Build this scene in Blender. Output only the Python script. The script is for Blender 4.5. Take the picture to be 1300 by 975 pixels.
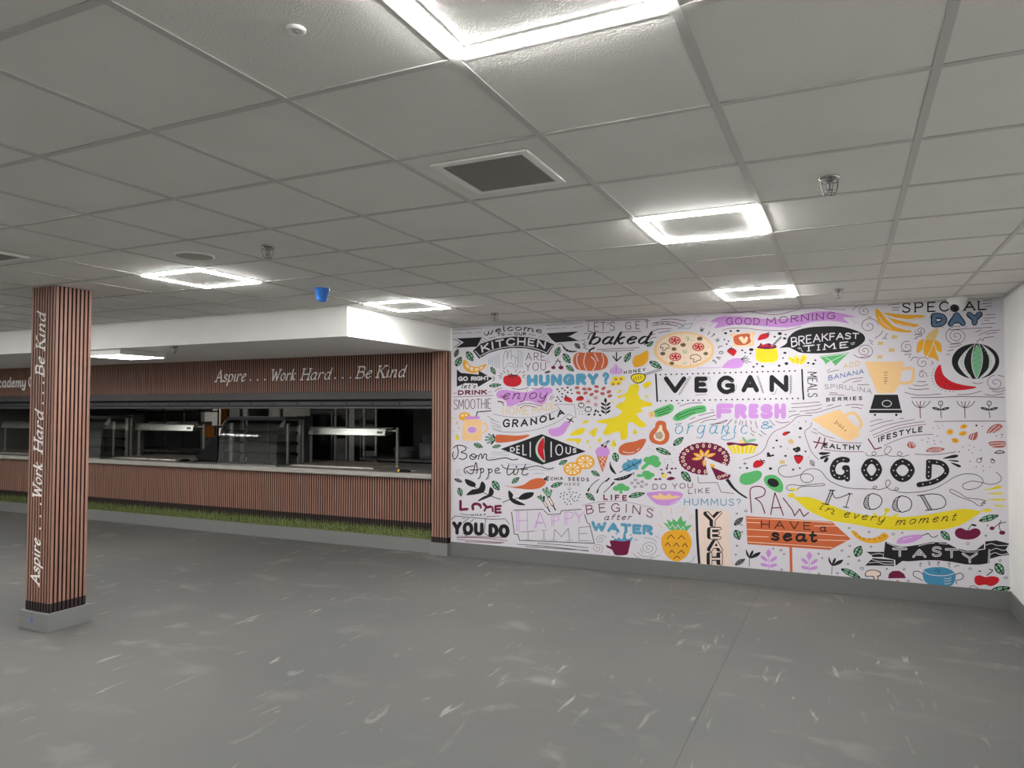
import bpy, bmesh, math, random
from mathutils import Vector, Matrix

# ------------------------------------------------------------------ camera, world, exposure
for o in list(bpy.data.objects):
    bpy.data.objects.remove(o, do_unlink=True)
SC = bpy.context.scene
COL = SC.collection
F_PX, YAW, PITCH, EYE, CEIL = 912.4, 0.4348, 0.0346, 1.70, 2.656
cam_data = bpy.data.cameras.new('camera')
cam_data.sensor_width = 36.0
cam_data.lens = F_PX / 1300 * 36.0
cam_data.clip_start = 0.05
cam = bpy.data.objects.new('camera', cam_data)
cam.location = (0, 0, EYE)
cam.rotation_euler = (math.pi / 2 + PITCH, 0, YAW)
COL.objects.link(cam)
SC.camera = cam
world = bpy.data.worlds.new('world')
SC.world = world
world.use_nodes = True
world.node_tree.nodes['Background'].inputs[0].default_value = (0.9, 0.95, 1, 1)
world.node_tree.nodes['Background'].inputs[1].default_value = 0.02
SC.view_settings.view_transform = 'Standard'
SC.view_settings.look = 'None'
SC.view_settings.gamma = 1
SC.view_settings.use_curve_mapping = False
SC.view_settings.exposure = 0.45
LED = 120.0           # radiance of the LED strips
SC.cycles.use_denoising = True
SC.cycles.max_bounces = 10
SC.cycles.diffuse_bounces = 6
SC.cycles.sample_clamp_indirect = 6.0

_RC = (Matrix.Rotation(YAW, 3, 'Z') @ Matrix.Rotation(PITCH, 3, 'X'))
def ray(u, v):
    return _RC @ Vector(((u - 650) / F_PX, 1, -(v - 487.5) / F_PX))
def at_y(u, v, y):
    d = ray(u, v); k = y / d.y
    return Vector((d.x * k, y, EYE + d.z * k))
def at_z(u, v, z):
    d = ray(u, v); k = (z - EYE) / d.z
    return Vector((d.x * k, d.y * k, z))

# ------------------------------------------------------------------ materials
def lin(c):
    c = c / 255
    return c / 12.92 if c <= 0.04045 else ((c + 0.055) / 1.055) ** 2.4
def mat(name, col, rough=0.6, metal=0.0, emit=None, spec=0.5):
    m = bpy.data.materials.new(name); m.use_nodes = True
    b = m.node_tree.nodes['Principled BSDF']
    b.inputs['Base Color'].default_value = (*col, 1)
    b.inputs['Roughness'].default_value = rough
    b.inputs['Metallic'].default_value = metal
    b.inputs['Specular IOR Level'].default_value = spec
    if emit:
        b.inputs['Emission Color'].default_value = (*emit[0], 1)
        b.inputs['Emission Strength'].default_value = emit[1]
    return m
def nodes(m):
    return m.node_tree.nodes, m.node_tree.links, m.node_tree.nodes['Principled BSDF']
def mottle(m, c1, c2, scale=4, detail=4, bump=0, bscale=200, stretch=(1, 1, 1), lo=.35, hi=.65):
    N, L, b = nodes(m)
    tc = N.new('ShaderNodeTexCoord'); mp = N.new('ShaderNodeMapping')
    mp.inputs['Scale'].default_value = stretch
    L.new(tc.outputs['Object'], mp.inputs[0])
    nz = N.new('ShaderNodeTexNoise'); nz.inputs['Scale'].default_value = scale; nz.inputs['Detail'].default_value = detail
    L.new(mp.outputs[0], nz.inputs['Vector'])
    cr = N.new('ShaderNodeValToRGB')
    cr.color_ramp.elements[0].position = lo; cr.color_ramp.elements[1].position = hi
    cr.color_ramp.elements[0].color = (*c1, 1); cr.color_ramp.elements[1].color = (*c2, 1)
    L.new(nz.outputs['Fac'], cr.inputs[0]); L.new(cr.outputs[0], b.inputs['Base Color'])
    if bump:
        n2 = N.new('ShaderNodeTexNoise'); n2.inputs['Scale'].default_value = bscale; n2.inputs['Detail'].default_value = 2
        L.new(tc.outputs['Object'], n2.inputs['Vector'])
        bp = N.new('ShaderNodeBump'); bp.inputs['Strength'].default_value = bump; bp.inputs['Distance'].default_value = 0.004
        L.new(n2.outputs['Fac'], bp.inputs['Height']); L.new(bp.outputs[0], b.inputs['Normal'])
    return m

M_WALL = mottle(mat('white_paint', (.78, .77, .75), .55), (.77, .765, .745), (.80, .795, .775), 3)
M_TILE = mottle(mat('ceiling_tile', (.7, .69, .66), .85), (.655, .652, .62), (.695, .692, .66), 2.5, 3, .55, 190)
M_BAR = mat('ceiling_bar', (.47, .465, .45), .5)
M_SKIRT = mat('grey_skirting', (.125, .129, .125), .55)
M_PLINTH = mat('grey_plinth', (.175, .178, .175), .55)
M_LED = mat('led_strip', (.9, .9, .9), .4, emit=((1, .985, .96), LED))
M_PANEL = mat('light_panel', (.9, .9, .9), .4, emit=((1, .985, .96), 14.0))
M_WHITE = mat('white_plastic', (.72, .72, .70), .35)
M_CHROME = mat('chrome', (.6, .6, .6), .2, 1)
M_DARKMETAL = mat('dark_metal', (.045, .047, .052), .4, .3)
M_GREYMETAL = mat('grey_metal', (.045, .047, .054), .45, .3)
M_STEEL = mottle(mat('brushed_steel', (.6, .58, .54), .36, .8), (.54, .52, .475), (.66, .64, .595), 5, 3, 0, 1, (1, 8, 8))
M_STEELDK = mottle(mat('dull_steel', (.25, .25, .25), .42, .7), (.17, .17, .17), (.27, .27, .265), 3, 3)
M_BLACK = mat('black_plastic', (.005, .005, .006), .45, spec=.15)
M_BLACKGLASS = mat('black_glass', (.006, .007, .009), .08)
M_BLUE = mat('blue_plastic', (.035, .18, .62), .35)
M_TAPE = mat('blue_tape', (.06, .16, .50), .5)
M_LETTER = mat('white_letter', (.88, .86, .84), .45)
M_GRILLE = mat('grille_grey', (.22, .21, .20), .6)
M_ORANGE = mat('orange_panel', (.75, .22, .02), .5)
M_PINK = mat('magenta_reflection', (.45, .04, .16), .5)  # colour of the red-tinted reflection painted on the drinks chiller
M_POT = mat('grey_pot', (.22, .22, .24), .4)
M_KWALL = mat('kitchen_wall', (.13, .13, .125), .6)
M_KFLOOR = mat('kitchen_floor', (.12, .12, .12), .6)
M_YEL = mat('yellow_handle', (.7, .45, .06), .4)
M_HOOD = mottle(mat('hood_steel', (.3, .31, .28), .26, .85), (.27, .28, .255), (.33, .34, .31), 5, 3, 0, 1, (1, 8, 8))
M_PAPER = mat('paper_sheet', (.8, .79, .75), .7)
M_BEIGE = mottle(mat('hot_top', (.3, .25, .21), .3), (.26, .215, .18), (.33, .28, .24), 4)

def glass_mat():
    m = bpy.data.materials.new('clear_glass'); m.use_nodes = True
    N, L = m.node_tree.nodes, m.node_tree.links
    N.clear()
    out = N.new('ShaderNodeOutputMaterial'); mx = N.new('ShaderNodeMixShader')
    tr = N.new('ShaderNodeBsdfTransparent'); tr.inputs[0].default_value = (.86, .9, .88, 1)
    gl = N.new('ShaderNodeBsdfGlossy'); gl.inputs['Roughness'].default_value = .015
    fr = N.new('ShaderNodeFresnel'); fr.inputs[0].default_value = 1.75
    L.new(fr.outputs[0], mx.inputs[0]); L.new(tr.outputs[0], mx.inputs[1]); L.new(gl.outputs[0], mx.inputs[2])
    L.new(mx.outputs[0], out.inputs[0])
    return m
M_GLASS = glass_mat()

def slat_mat():
    m = mat('wood_slat', (.26, .12, .085), .5)
    N, L, b = nodes(m)
    tc = N.new('ShaderNodeTexCoord'); mp = N.new('ShaderNodeMapping'); mp.inputs['Scale'].default_value = (30, 30, 1.1)
    L.new(tc.outputs['Object'], mp.inputs[0])
    nz = N.new('ShaderNodeTexNoise'); nz.inputs['Scale'].default_value = 1.6; nz.inputs['Detail'].default_value = 5
    L.new(mp.outputs[0], nz.inputs['Vector'])
    cr = N.new('ShaderNodeValToRGB')
    cr.color_ramp.elements[0].position = .3; cr.color_ramp.elements[1].position = .7
    cr.color_ramp.elements[0].color = (.225, .112, .080, 1); cr.color_ramp.elements[1].color = (.345, .190, .143, 1)
    L.new(nz.outputs['Fac'], cr.inputs[0]); L.new(cr.outputs[0], b.inputs['Base Color'])
    return m
M_SLAT = slat_mat()
M_GAP = mat('slat_backing', (.010, .004, .004), .8, spec=.1)
M_SLATBASE = mat('dark_slat_foot', (.022, .013, .013), .6)

def floor_mat():
    m = mat('vinyl_floor', (.2, .2, .2), .62, spec=.3)
    N, L, b = nodes(m)
    tc = N.new('ShaderNodeTexCoord')
    def noise(scale, detail, st=(1, 1, 1), rot=0, dist=0):
        mp = N.new('ShaderNodeMapping'); mp.inputs['Scale'].default_value = st; mp.inputs['Rotation'].default_value = (0, 0, rot)
        L.new(tc.outputs['Object'], mp.inputs[0])
        n = N.new('ShaderNodeTexNoise'); n.inputs['Scale'].default_value = scale; n.inputs['Detail'].default_value = detail
        n.inputs['Distortion'].default_value = dist
        L.new(mp.outputs[0], n.inputs['Vector']); return n.outputs['Fac']
    def ramp(f, lo, hi, a=0., c=1.):
        r = N.new('ShaderNodeMapRange'); r.inputs[1].default_value = lo; r.inputs[2].default_value = hi
        r.inputs[3].default_value = a; r.inputs[4].default_value = c
        L.new(f, r.inputs[0]); return r.outputs[0]
    def mul(a, c):
        k = N.new('ShaderNodeMath'); k.operation = 'MULTIPLY'; L.new(a, k.inputs[0])
        if isinstance(c, float): k.inputs[1].default_value = c
        else: L.new(c, k.inputs[1])
        return k.outputs[0]
    def mix(f, a, c):
        k = N.new('ShaderNodeMix'); k.data_type = 'RGBA'; L.new(f, k.inputs[0])
        for s, v in ((6, a), (7, c)):
            if isinstance(v, tuple): k.inputs[s].default_value = (*v, 1)
            else: L.new(v, k.inputs[s])
        return k.outputs[2]
    base = mix(ramp(noise(380, 2), .4, .62), (.086, .088, .085), (.123, .125, .120))
    base = mix(mul(ramp(noise(.55, 3), .42, .62), .55), base, (.140, .134, .122))
    patch = mul(ramp(noise(2.2, 5, (1, 1.6, 1), .5), .56, .70), ramp(noise(.9, 2), .42, .60))
    base = mix(mul(patch, .55), base, (.25, .246, .23))
    # smeared chalk and plaster-dust scuffs running across the floor
    st1 = mul(ramp(noise(2.6, 6, (5.5, 1, 1), 0, .7), .635, .70), ramp(noise(1.5, 3), .45, .6))
    st2 = mul(ramp(noise(2.2, 6, (3.2, 1, 1), .9, .9), .66, .72), ramp(noise(1.2, 3, (1, 1, 1), 2.), .48, .62))
    base = mix(mul(st1, .65), base, (.36, .35, .33))
    base = mix(mul(st2, .45), base, (.34, .335, .32))
    L.new(base, b.inputs['Base Color'])
    bp = N.new('ShaderNodeBump'); bp.inputs['Strength'].default_value = .12; bp.inputs['Distance'].default_value = .002
    L.new(noise(420, 2), bp.inputs['Height']); L.new(bp.outputs[0], b.inputs['Normal'])
    return m
M_FLOOR = floor_mat()
def grass_mat():
    m = mat('grass_blade', (.08, .13, .03), .7)
    N, L, b = nodes(m)
    g = N.new('ShaderNodeTexCoord'); nz = N.new('ShaderNodeTexNoise'); nz.inputs['Scale'].default_value = 60
    L.new(g.outputs['Object'], nz.inputs['Vector'])
    cr = N.new('ShaderNodeValToRGB')
    cr.color_ramp.elements[0].position = .35; cr.color_ramp.elements[1].position = .68
    cr.color_ramp.elements[0].color = (.035, .060, .015, 1); cr.color_ramp.elements[1].color = (.25, .30, .09, 1)
    L.new(nz.outputs['Fac'], cr.inputs[0]); L.new(cr.outputs[0], b.inputs['Base Color'])
    return m
M_GRASS = grass_mat()

# ------------------------------------------------------------------ mesh helpers
class MB:
    def __init__(s): s.v = []; s.f = []; s.mi = []; s.mats = []; s.sm = []
    def mid(s, m):
        if m not in s.mats: s.mats.append(m)
        return s.mats.index(m)
    def add(s, vs, fs, m, smooth=False):
        n = len(s.v); k = s.mid(m)
        s.v += [tuple(p) for p in vs]
        for f in fs:
            s.f.append([n + i for i in f]); s.mi.append(k); s.sm.append(smooth)
        return s
    def box(s, x0, x1, y0, y1, z0, z1, m):
        v = [(x, y, z) for z in (z0, z1) for y in (y0, y1) for x in (x0, x1)]
        return s.add(v, [(0, 2, 3, 1), (4, 5, 7, 6), (0, 1, 5, 4), (2, 6, 7, 3), (0, 4, 6, 2), (1, 3, 7, 5)], m)
    def prism(s, prof, axis, a0, a1, m, smooth=False):
        """prof: 2-D points; axis 'x': (y,z) profile swept along x; 'y': (x,z); 'z': (x,y)"""
        n = len(prof)
        def P(p, a): return {'x': (a, p[0], p[1]), 'y': (p[0], a, p[1]), 'z': (p[0], p[1], a)}[axis]
        v = [P(p, a0) for p in prof] + [P(p, a1) for p in prof]
        f = [tuple(range(n)), tuple(range(2 * n - 1, n - 1, -1))]
        s.add(v, f, m)
        return s.add(v, [(i, (i + 1) % n, n + (i + 1) % n, n + i) for i in range(n)], m, smooth)
    def lathe(s, prof, c, m, seg=24, axis='z', smooth=True):
        """prof: (r, h) pairs; revolved about an axis through c"""
        v = []; n = len(prof)
        for i in range(seg):
            a = 2 * math.pi * i / seg
            for r, h in prof:
                p = (r * math.cos(a), r * math.sin(a), h)
                if axis == 'y': p = (p[0], p[2], p[1])
                if axis == 'x': p = (p[2], p[0], p[1])
                v.append((c[0] + p[0], c[1] + p[1], c[2] + p[2]))
        f = []
        for i in range(seg):
            j = (i + 1) % seg
            for k in range(n - 1):
                f.append((i * n + k, j * n + k, j * n + k + 1, i * n + k + 1))
        return s.add(v, f, m, smooth)
    def tube(s, pts, r, m, seg=8):
        pts = [Vector(p) for p in pts]; v = []; f = []
        for i, p in enumerate(pts):
            d = (pts[min(i + 1, len(pts) - 1)] - pts[max(i - 1, 0)]).normalized()
            a = d.orthogonal().normalized() if i == 0 else (a - d * a.dot(d)).normalized()
            b = d.cross(a)
            for k in range(seg):
                t = 2 * math.pi * k / seg
                v.append(p + (a * math.cos(t) + b * math.sin(t)) * r)
        for i in range(len(pts) - 1):
            for k in range(seg):
                q = (k + 1) % seg
                f.append((i * seg + k, i * seg + q, (i + 1) * seg + q, (i + 1) * seg + k))
        f += [tuple(range(seg - 1, -1, -1)), tuple(range((len(pts) - 1) * seg, len(pts) * seg))]
        return s.add(v, f, m, True)
    def build(s, name, parent=None, bevel=0, recalc=True):
        me = bpy.data.meshes.new(name)
        loc = Vector((0, 0, 0))
        if parent is not None:
            loc = parent.matrix_basis.translation.copy()
            p = parent.parent
            while p is not None:
                loc += p.matrix_basis.translation; p = p.parent
        me.from_pydata([(x - loc.x, y - loc.y, z - loc.z) for x, y, z in s.v], [], s.f)
        for m in s.mats: me.materials.append(m)
        me.polygons.foreach_set('material_index', s.mi)
        me.polygons.foreach_set('use_smooth', s.sm)
        if recalc:
            bm = bmesh.new(); bm.from_mesh(me); bmesh.ops.recalc_face_normals(bm, faces=bm.faces); bm.to_mesh(me); bm.free()
        me.update()
        o = bpy.data.objects.new(name, me); COL.objects.link(o)
        if parent is not None: o.parent = parent
        if bevel:
            b = o.modifiers.new('bevel', 'BEVEL'); b.width = bevel; b.segments = 2; b.limit_method = 'ANGLE'
        return o
def box(name, x0, x1, y0, y1, z0, z1, m, parent=None, bevel=0):
    return MB().box(x0, x1, y0, y1, z0, z1, m).build(name, parent, bevel)
def thing(name, label, cat, loc=(0, 0, 0), group=None):
    o = bpy.data.objects.new(name, None); COL.objects.link(o)
    o.empty_display_size = .1
    o.location = loc
    return tag(o, label, cat, group)
def tag(o, label, cat, group=None):
    o['label'] = label; o['category'] = cat; o['kind'] = 'thing'
    if group: o['group'] = group
    return o
def struct(o, label=None, cat=None):
    o['kind'] = 'structure'
    if label: o['label'] = label
    if cat: o['category'] = cat
    return o
def copy_tree(o, loc, label, group=None):
    r = o.copy(); COL.objects.link(r); r.location = loc; r['label'] = label
    if group: r['group'] = group
    for ch in o.children:
        c = ch.copy(); COL.objects.link(c); c.parent = r
        for g in ch.children:
            d = g.copy(); COL.objects.link(d); d.parent = c
    return r

# ------------------------------------------------------------------ room shell
XL, XR, YB, YW = -15.0, 1.24, -9.0, 7.33
PX0, PX1 = -4.41, -4.185          # slatted pilaster between servery and mural
struct(box('floor', XL, XR, YB, 7.60, -.08, 0, M_FLOOR), 'grey speckled vinyl floor with chalky scuff marks', 'floor')
struct(box('trim_1', -.7665, -.7635, YB, 7.32, 0, .0006, mat('floor_seam', (.045, .045, .045), .7)), 'thin seam between two sheets of floor vinyl', 'floor seam')
struct(box('wall_far', PX1 - .02, XR + .12, YW, YW + .2, 0, 2.75, M_WALL), 'far wall carrying the mural', 'wall')
struct(box('wall_servery_upper', XL, PX1 - .02, 7.386, 7.53, 1.93, 2.75, M_WALL), 'wall above the servery opening', 'wall')
struct(box('wall_servery_lower', XL, PX1 - .02, 7.386, 7.53, 0, .86, M_WALL), 'wall below the serving counter', 'wall')
struct(box('wall_servery_end', PX0 - .012, PX1 - .024, 7.386, 7.53, .86, 1.93, M_WALL), 'wall end behind the slatted pilaster', 'wall')
struct(box('wall_right', XR, XR + .12, YB, YW, 0, 2.75, M_WALL), 'plain white right hand wall', 'wall')
struct(box('wall_left', XL - .12, XL, YB, 7.6, 0, 2.75, M_WALL), 'plain white left hand wall', 'wall')
struct(box('wall_back', XL, XR + .12, YB - .12, YB, 0, 2.75, M_WALL), 'plain white wall behind the camera', 'wall')
struct(box('baseboard_far', PX1 - .001, XR, YW - .012, YW, 0, .160, M_SKIRT, bevel=.003), 'dark grey skirting below the mural', 'skirting')
struct(box('baseboard_right', XR - .012, XR, YB, YW - .012, 0, .165, M_SKIRT, bevel=.003), 'dark grey skirting along the right wall', 'skirting')

# ceiling: 600 mm tiles on exposed bars
GX = lambda c: c * .6 - 1.555
GY = lambda r: r * .6 + 1.69
ceil = MB().box(XL, XR, YB, YW, CEIL, CEIL + .06, M_TILE)
struct(ceil.build('ceiling'), 'suspended ceiling of square white textured tiles', 'ceiling')
bars = MB()
c = math.ceil((XL + 1.555) / .6)
while GX(c) < XR:
    bars.box(GX(c) - .0125, GX(c) + .0125, YB, YW, CEIL - .004, CEIL + .001, M_BAR); c += 1
r = math.ceil((YB - 1.69) / .6)
while GY(r) < YW:
    bars.box(XL, XR, GY(r) - .0115, GY(r) + .0115, CEIL - .0036, CEIL + .001, M_BAR); r += 1
bars.box(XR - .022, XR, YB, YW, CEIL - .0045, CEIL + .001, M_BAR).box(PX1, XR, YW - .022, YW, CEIL - .0046, CEIL + .001, M_BAR)
struct(bars.build('trim_2'), 'grey exposed grid bars between the ceiling tiles', 'ceiling grid')

# dropped bulkhead over the servery
SOF = 2.376
BY, BX = 5.40, -4.20
struct(MB().box(XL, BX, BY, YW + .05, SOF, CEIL + .04, M_WALL).build('ceiling_bulkhead'), 'white boxed bulkhead dropping below the ceiling over the servery', 'bulkhead')

# ------------------------------------------------------------------ ceiling lights
def ceiling_light(cc, rr, label, proto=[]):
    x, y = GX(cc) + .3, GY(rr) + .3
    if proto:
        return copy_tree(proto[0], (x, y, CEIL), label, 'square LED frame lights in the ceiling')
    t = thing('ceiling_light', label, 'ceiling light', (x, y, CEIL), 'square LED frame lights in the ceiling')
    o, w = .283, .036
    d = MB()
    z0, z1 = CEIL - .011, CEIL - .002
    d.box(x - o, x + o, y - o, y - o + w, z0, z1, M_LED).box(x - o, x + o, y + o - w, y + o, z0, z1, M_LED)
    d.box(x - o, x - o + w, y - o + w, y + o - w, z0, z1, M_LED).box(x + o - w, x + o, y - o + w, y + o - w, z0, z1, M_LED)
    d.build('diffuser', t)
    fr = MB()
    for a, b, zz in ((o, o + .004, .005), (o - w - .004, o - w, .008)):
        for s in (-1, 1):
            lo, hi = sorted((s * a, s * b))
            fr.box(x + lo, x + hi, y - b, y + b, CEIL - zz, CEIL - .001, M_WHITE)
            fr.box(x - a, x + a, y + lo, y + hi, CEIL - zz, CEIL - .001, M_WHITE)
    fr.build('frame', t)
    i = o - w - .004
    box('centre_panel', x - i, x + i, y - i, y + i, CEIL - .003, CEIL - .0005, M_TILE, t)
    proto.append(t)
    return t
ceiling_light(1, -1, 'largest lit square LED frame, cut by the top edge of the photo')
ceiling_light(1, 3, 'lit square LED frame in the ceiling, middle one on the right')
ceiling_light(1, 7, 'lit square LED frame in the ceiling right above GOOD MORNING')
ceiling_light(-5, 3, 'lit square LED frame in the ceiling beside the slatted column')
ceiling_light(-4, 6, 'lit square LED frame in the ceiling at the corner of the bulkhead')
for cc, rr in [(a, b) for a in (1, -5, -11, -17) for b in (3, -1, -5, -9, -13) if (a, b) not in ((1, 3), (1, -1), (-5, 3))]:  # unseen fixtures, added as fill so the walls come out brighter
    ceiling_light(cc, rr, 'lit square LED frame in the ceiling outside the photo')
# boxed panel light below the bulkhead
t = thing('panel_light', 'bright boxed light panel under the bulkhead above the servery', 'ceiling light', (-7.7, 5.76, SOF))
box('housing', -8.0, -7.4, 5.46, 6.06, 2.312, SOF, M_WHITE, t, .003)
box('diffuser', -7.985, -7.415, 5.475, 6.045, 2.306, 2.313, M_PANEL, t)

copy_tree(t, (-11.5, 5.76, SOF), 'boxed panel light under the bulkhead beyond the left edge')

# ------------------------------------------------------------------ ceiling devices
def vent(cc, rr, label, proto=[]):
    x, y = GX(cc) + .3, GY(rr) + .3
    if proto: return copy_tree(proto[0], (x, y, CEIL), label, 'square ceiling air grilles')
    t = thing('air_vent', label, 'ceiling vent', (x, y, CEIL), 'square ceiling air grilles')
    f = MB(); a, b = .206, .172
    for s in (-1, 1):
        lo, hi = sorted((s * a, s * b))
        f.box(x + lo, x + hi, y - a, y + a, CEIL - .010, CEIL, M_WHITE); f.box(x - b, x + b, y + lo, y + hi, CEIL - .010, CEIL, M_WHITE)
    f.build('frame', t, .003)
    g = MB().box(x - b, x + b, y - b, y + b, CEIL - .002, CEIL - .0005, M_BLACK)
    n = 22
    for k in range(n):
        p = -b + (k + .5) * 2 * b / n
        g.box(x + p - .0055, x + p + .0055, y - b, y + b, CEIL - .009, CEIL - .002, M_GRILLE)
        g.box(x - b, x + b, y + p - .003, y + p + .003, CEIL - .0085, CEIL - .003, M_GRILLE)
    g.build('grille', t)
    proto.append(t); return t
vent(0, 1, 'square dark grey air grille in the middle of the ceiling')
vent(-6, 1, 'air grille at the left edge of the photo above the column')

def sprinkler(x, y, z, label, proto=[]):
    if proto: return copy_tree(proto[0], (x, y, z), label, 'sprinkler heads on the ceiling')
    t = thing('sprinkler_head', label, 'sprinkler', (x, y, z), 'sprinkler heads on the ceiling')
    MB().lathe([(.0, -.001), (.042, -.001), (.040, -.006), (.018, -.010), (0, -.010)], (x, y, z), M_CHROME).build('escutcheon', t)
    MB().lathe([(0, -.008), (.012, -.010), (.011, -.026), (.005, -.03), (.004, -.052), (.016, -.054), (.016, -.057), (0, -.057)], (x, y, z), M_STEELDK, 16).build('nozzle', t)
    w = MB()
    for k in range(4):
        a = k * math.pi / 2 + .4
        ca, sa = math.cos(a), math.sin(a)
        w.tube([(x + .034 * ca, y + .034 * sa, z - .008), (x + .033 * ca, y + .033 * sa, z - .04), (x + .022 * ca, y + .022 * sa, z - .072), (x, y, z - .077)], .0022, M_STEELDK, 6)
    for rr, zz in ((.034, -.018), (.023, -.071)):
        w.tube([(x + rr * math.cos(k * math.pi / 8), y + rr * math.sin(k * math.pi / 8), z + zz) for k in range(17)], .002, M_STEELDK, 6)
    w.build('guard', t)
    proto.append(t); return t
sprinkler(-.048, 3.215, CEIL, 'wire caged sprinkler head nearest the camera at the right')
sprinkler(-.043, 6.276, CEIL, 'small caged sprinkler on the ceiling right of the light above GOOD MORNING')
sprinkler(-3.059, 3.19, CEIL, 'caged sprinkler head on the ceiling right of the round speaker')
sprinkler(-3.167, 6.409, CEIL, 'small sprinkler head on the ceiling over the KITCHEN banner')
sprinkler(-6.55, 5.47, SOF, 'faint sprinkler head under the bulkhead right of the boxed panel light')

t = thing('ceiling_speaker', 'round flush speaker disc in the ceiling left of a caged sprinkler', 'speaker', (-3.661, 3.195, CEIL))
MB().lathe([(.116, -.001), (.116, -.010), (.109, -.012), (.106, -.008)], (-3.661, 3.195, CEIL), M_WHITE, 40).build('rim', t)
MB().lathe([(.107, -.009), (.06, -.0105), (0, -.011)], (-3.661, 3.195, CEIL), mat('speaker_mesh', (.42, .40, .37), .7), 40).build('grille', t)
t = thing('emergency_light', 'small white round emergency light near the top left ceiling', 'emergency light', (-1.242, 1.383, CEIL))
MB().lathe([(.025, 0), (.025, -.004), (.021, -.007), (.013, -.008), (.012, -.004), (0, -.004)], (-1.242, 1.383, CEIL), M_WHITE, 32).build('bezel', t)
MB().lathe([(.008, -.003), (.008, -.008), (.004, -.011), (0, -.012)], (-1.242, 1.383, CEIL), M_CHROME, 20).build('lens', t)
t = thing('smoke_detector', 'ceiling detector under a bright blue plastic dust cover', 'detector', (-3.74, 4.49, CEIL))
MB().lathe([(.056, 0), (.056, -.008), (.050, -.010)], (-3.74, 4.49, CEIL), M_WHITE, 28).build('base', t)
MB().lathe([(.060, -.006), (.062, -.02), (.056, -.024), (.053, -.05), (.047, -.055), (.044, -.088), (.036, -.105), (.018, -.112), (0, -.113)], (-3.74, 4.49, CEIL), M_BLUE, 28).build('dust_cover', t)
cp = at_y(1215, 380, 7.20)
t = thing('security_camera', 'white eyeball camera with black lens on the ceiling before SPECIAL', 'security camera', (cp.x, 7.20, CEIL))
MB().lathe([(.078, 0), (.078, -.024), (.073, -.032), (.064, -.036)], (cp.x, 7.20, CEIL), M_WHITE, 32).build('base', t)
MB().lathe([(.064, -.034), (.063, -.058), (.057, -.082), (.044, -.102), (.024, -.115), (0, -.120)], (cp.x, 7.20, CEIL), M_WHITE, 32).build('eyeball', t)
d = Vector((-.42, -.74, -.52)).normalized()
lens = MB().lathe([(.0, .056), (.024, .054), (.034, .046), (.036, .036)], (0, 0, 0), M_BLACKGLASS, 24)
q = d.to_track_quat('Z', 'Y')
base = Vector((cp.x, 7.20, CEIL - .064)) + d * .020
lens.v = [tuple(base + q @ Vector(p)) for p in lens.v]
lens.build('lens', t)

# ------------------------------------------------------------------ slat cladding
random.seed(4)
def slats(mb, x0, x1, yf, z0, z1, pitch, w, back=.014, foot=None):
    """vertical slats facing -y, fronts at yf"""
    n = max(1, round((x1 - x0) / pitch)); p = (x1 - x0) / n
    mb.box(x0, x1, yf + .004, yf + .010 + back, z0, z1, M_GAP)
    for i in range(n):
        a = x0 + (i + .5) * p - w / 2
        zb = z0
        if foot:
            mb.box(a, a + w, yf, yf + .005, z0, foot, M_SLATBASE); zb = foot
        mb.box(a, a + w, yf, yf + .005, zb, z1, M_SLAT)
SY = 7.36
t = thing('slat_cladding', 'brown vertical slat cladding above the servery opening', 'wall cladding', (-9.5, SY, 1.917), 'brown slat cladding on the servery wall')
m = MB(); slats(m, XL, PX0, SY, 1.917, SOF, .0365, .0195); m.build('slat_panel', t)
HEADER = t
t = thing('slat_cladding', 'brown vertical slat cladding below the serving counter', 'wall cladding', (-9.5, SY, .16), 'brown slat cladding on the servery wall')
m = MB(); slats(m, XL, PX0, SY, .162, .865, .0365, .0205, foot=.348); m.build('slat_panel', t)
struct(box('baseboard_counter', XL, PX0 - .02, 7.325, 7.372, 0, .160, M_PLINTH, bevel=.003), 'pale grey skirting under the grass strip', 'skirting')
# pilaster
t = thing('slat_pilaster', 'narrow brown slatted pilaster between servery and mural', 'pilaster', (-4.29, 7.27, 0))
m = MB(); slats(m, PX0, PX1 - .012, 7.26, .148, SOF, .0385, .023, foot=.212)
m.box(PX1 - .020, PX1 - .006, 7.262, YW, .148, SOF, M_GAP)
m.box(PX1 - .014, PX1 - .001, 7.270, 7.293, .212, SOF, M_SLAT).box(PX1 - .014, PX1 - .001, 7.300, 7.323, .212, SOF, M_SLAT)
m.build('slat_panel', t)
box('plinth', PX0 - .024, PX1 - .002, 7.243, YW - .001, 0, .147, M_PLINTH, t, .003)

# artificial grass along the counter foot
random.seed(11)
g = MB()
x = XL + .02
while x < PX0 - .01:
    for _ in range(2):
        h = random.uniform(.085, .150); y = random.uniform(7.330, 7.356); l = random.uniform(-.022, .022); w = random.uniform(.0022, .0042); ly = random.uniform(-.006, .003)
        xx = x + random.uniform(-.004, .004)
        g.add([(xx - w, y, .160), (xx + w, y, .160), (xx + w * .8 + l * .4, y + ly * .5, .160 + h * .6), (xx - w * .8 + l * .4, y + ly * .5, .160 + h * .6), (xx + l, y + ly, .160 + h)], [(0, 1, 2, 3), (3, 2, 4)], M_GRASS)
    x += .0058
go = g.build('grass_strip', recalc=False)
go['kind'] = 'stuff'; go['label'] = 'strip of green grass blades along the foot of the servery counter'; go['category'] = 'grass'

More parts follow.
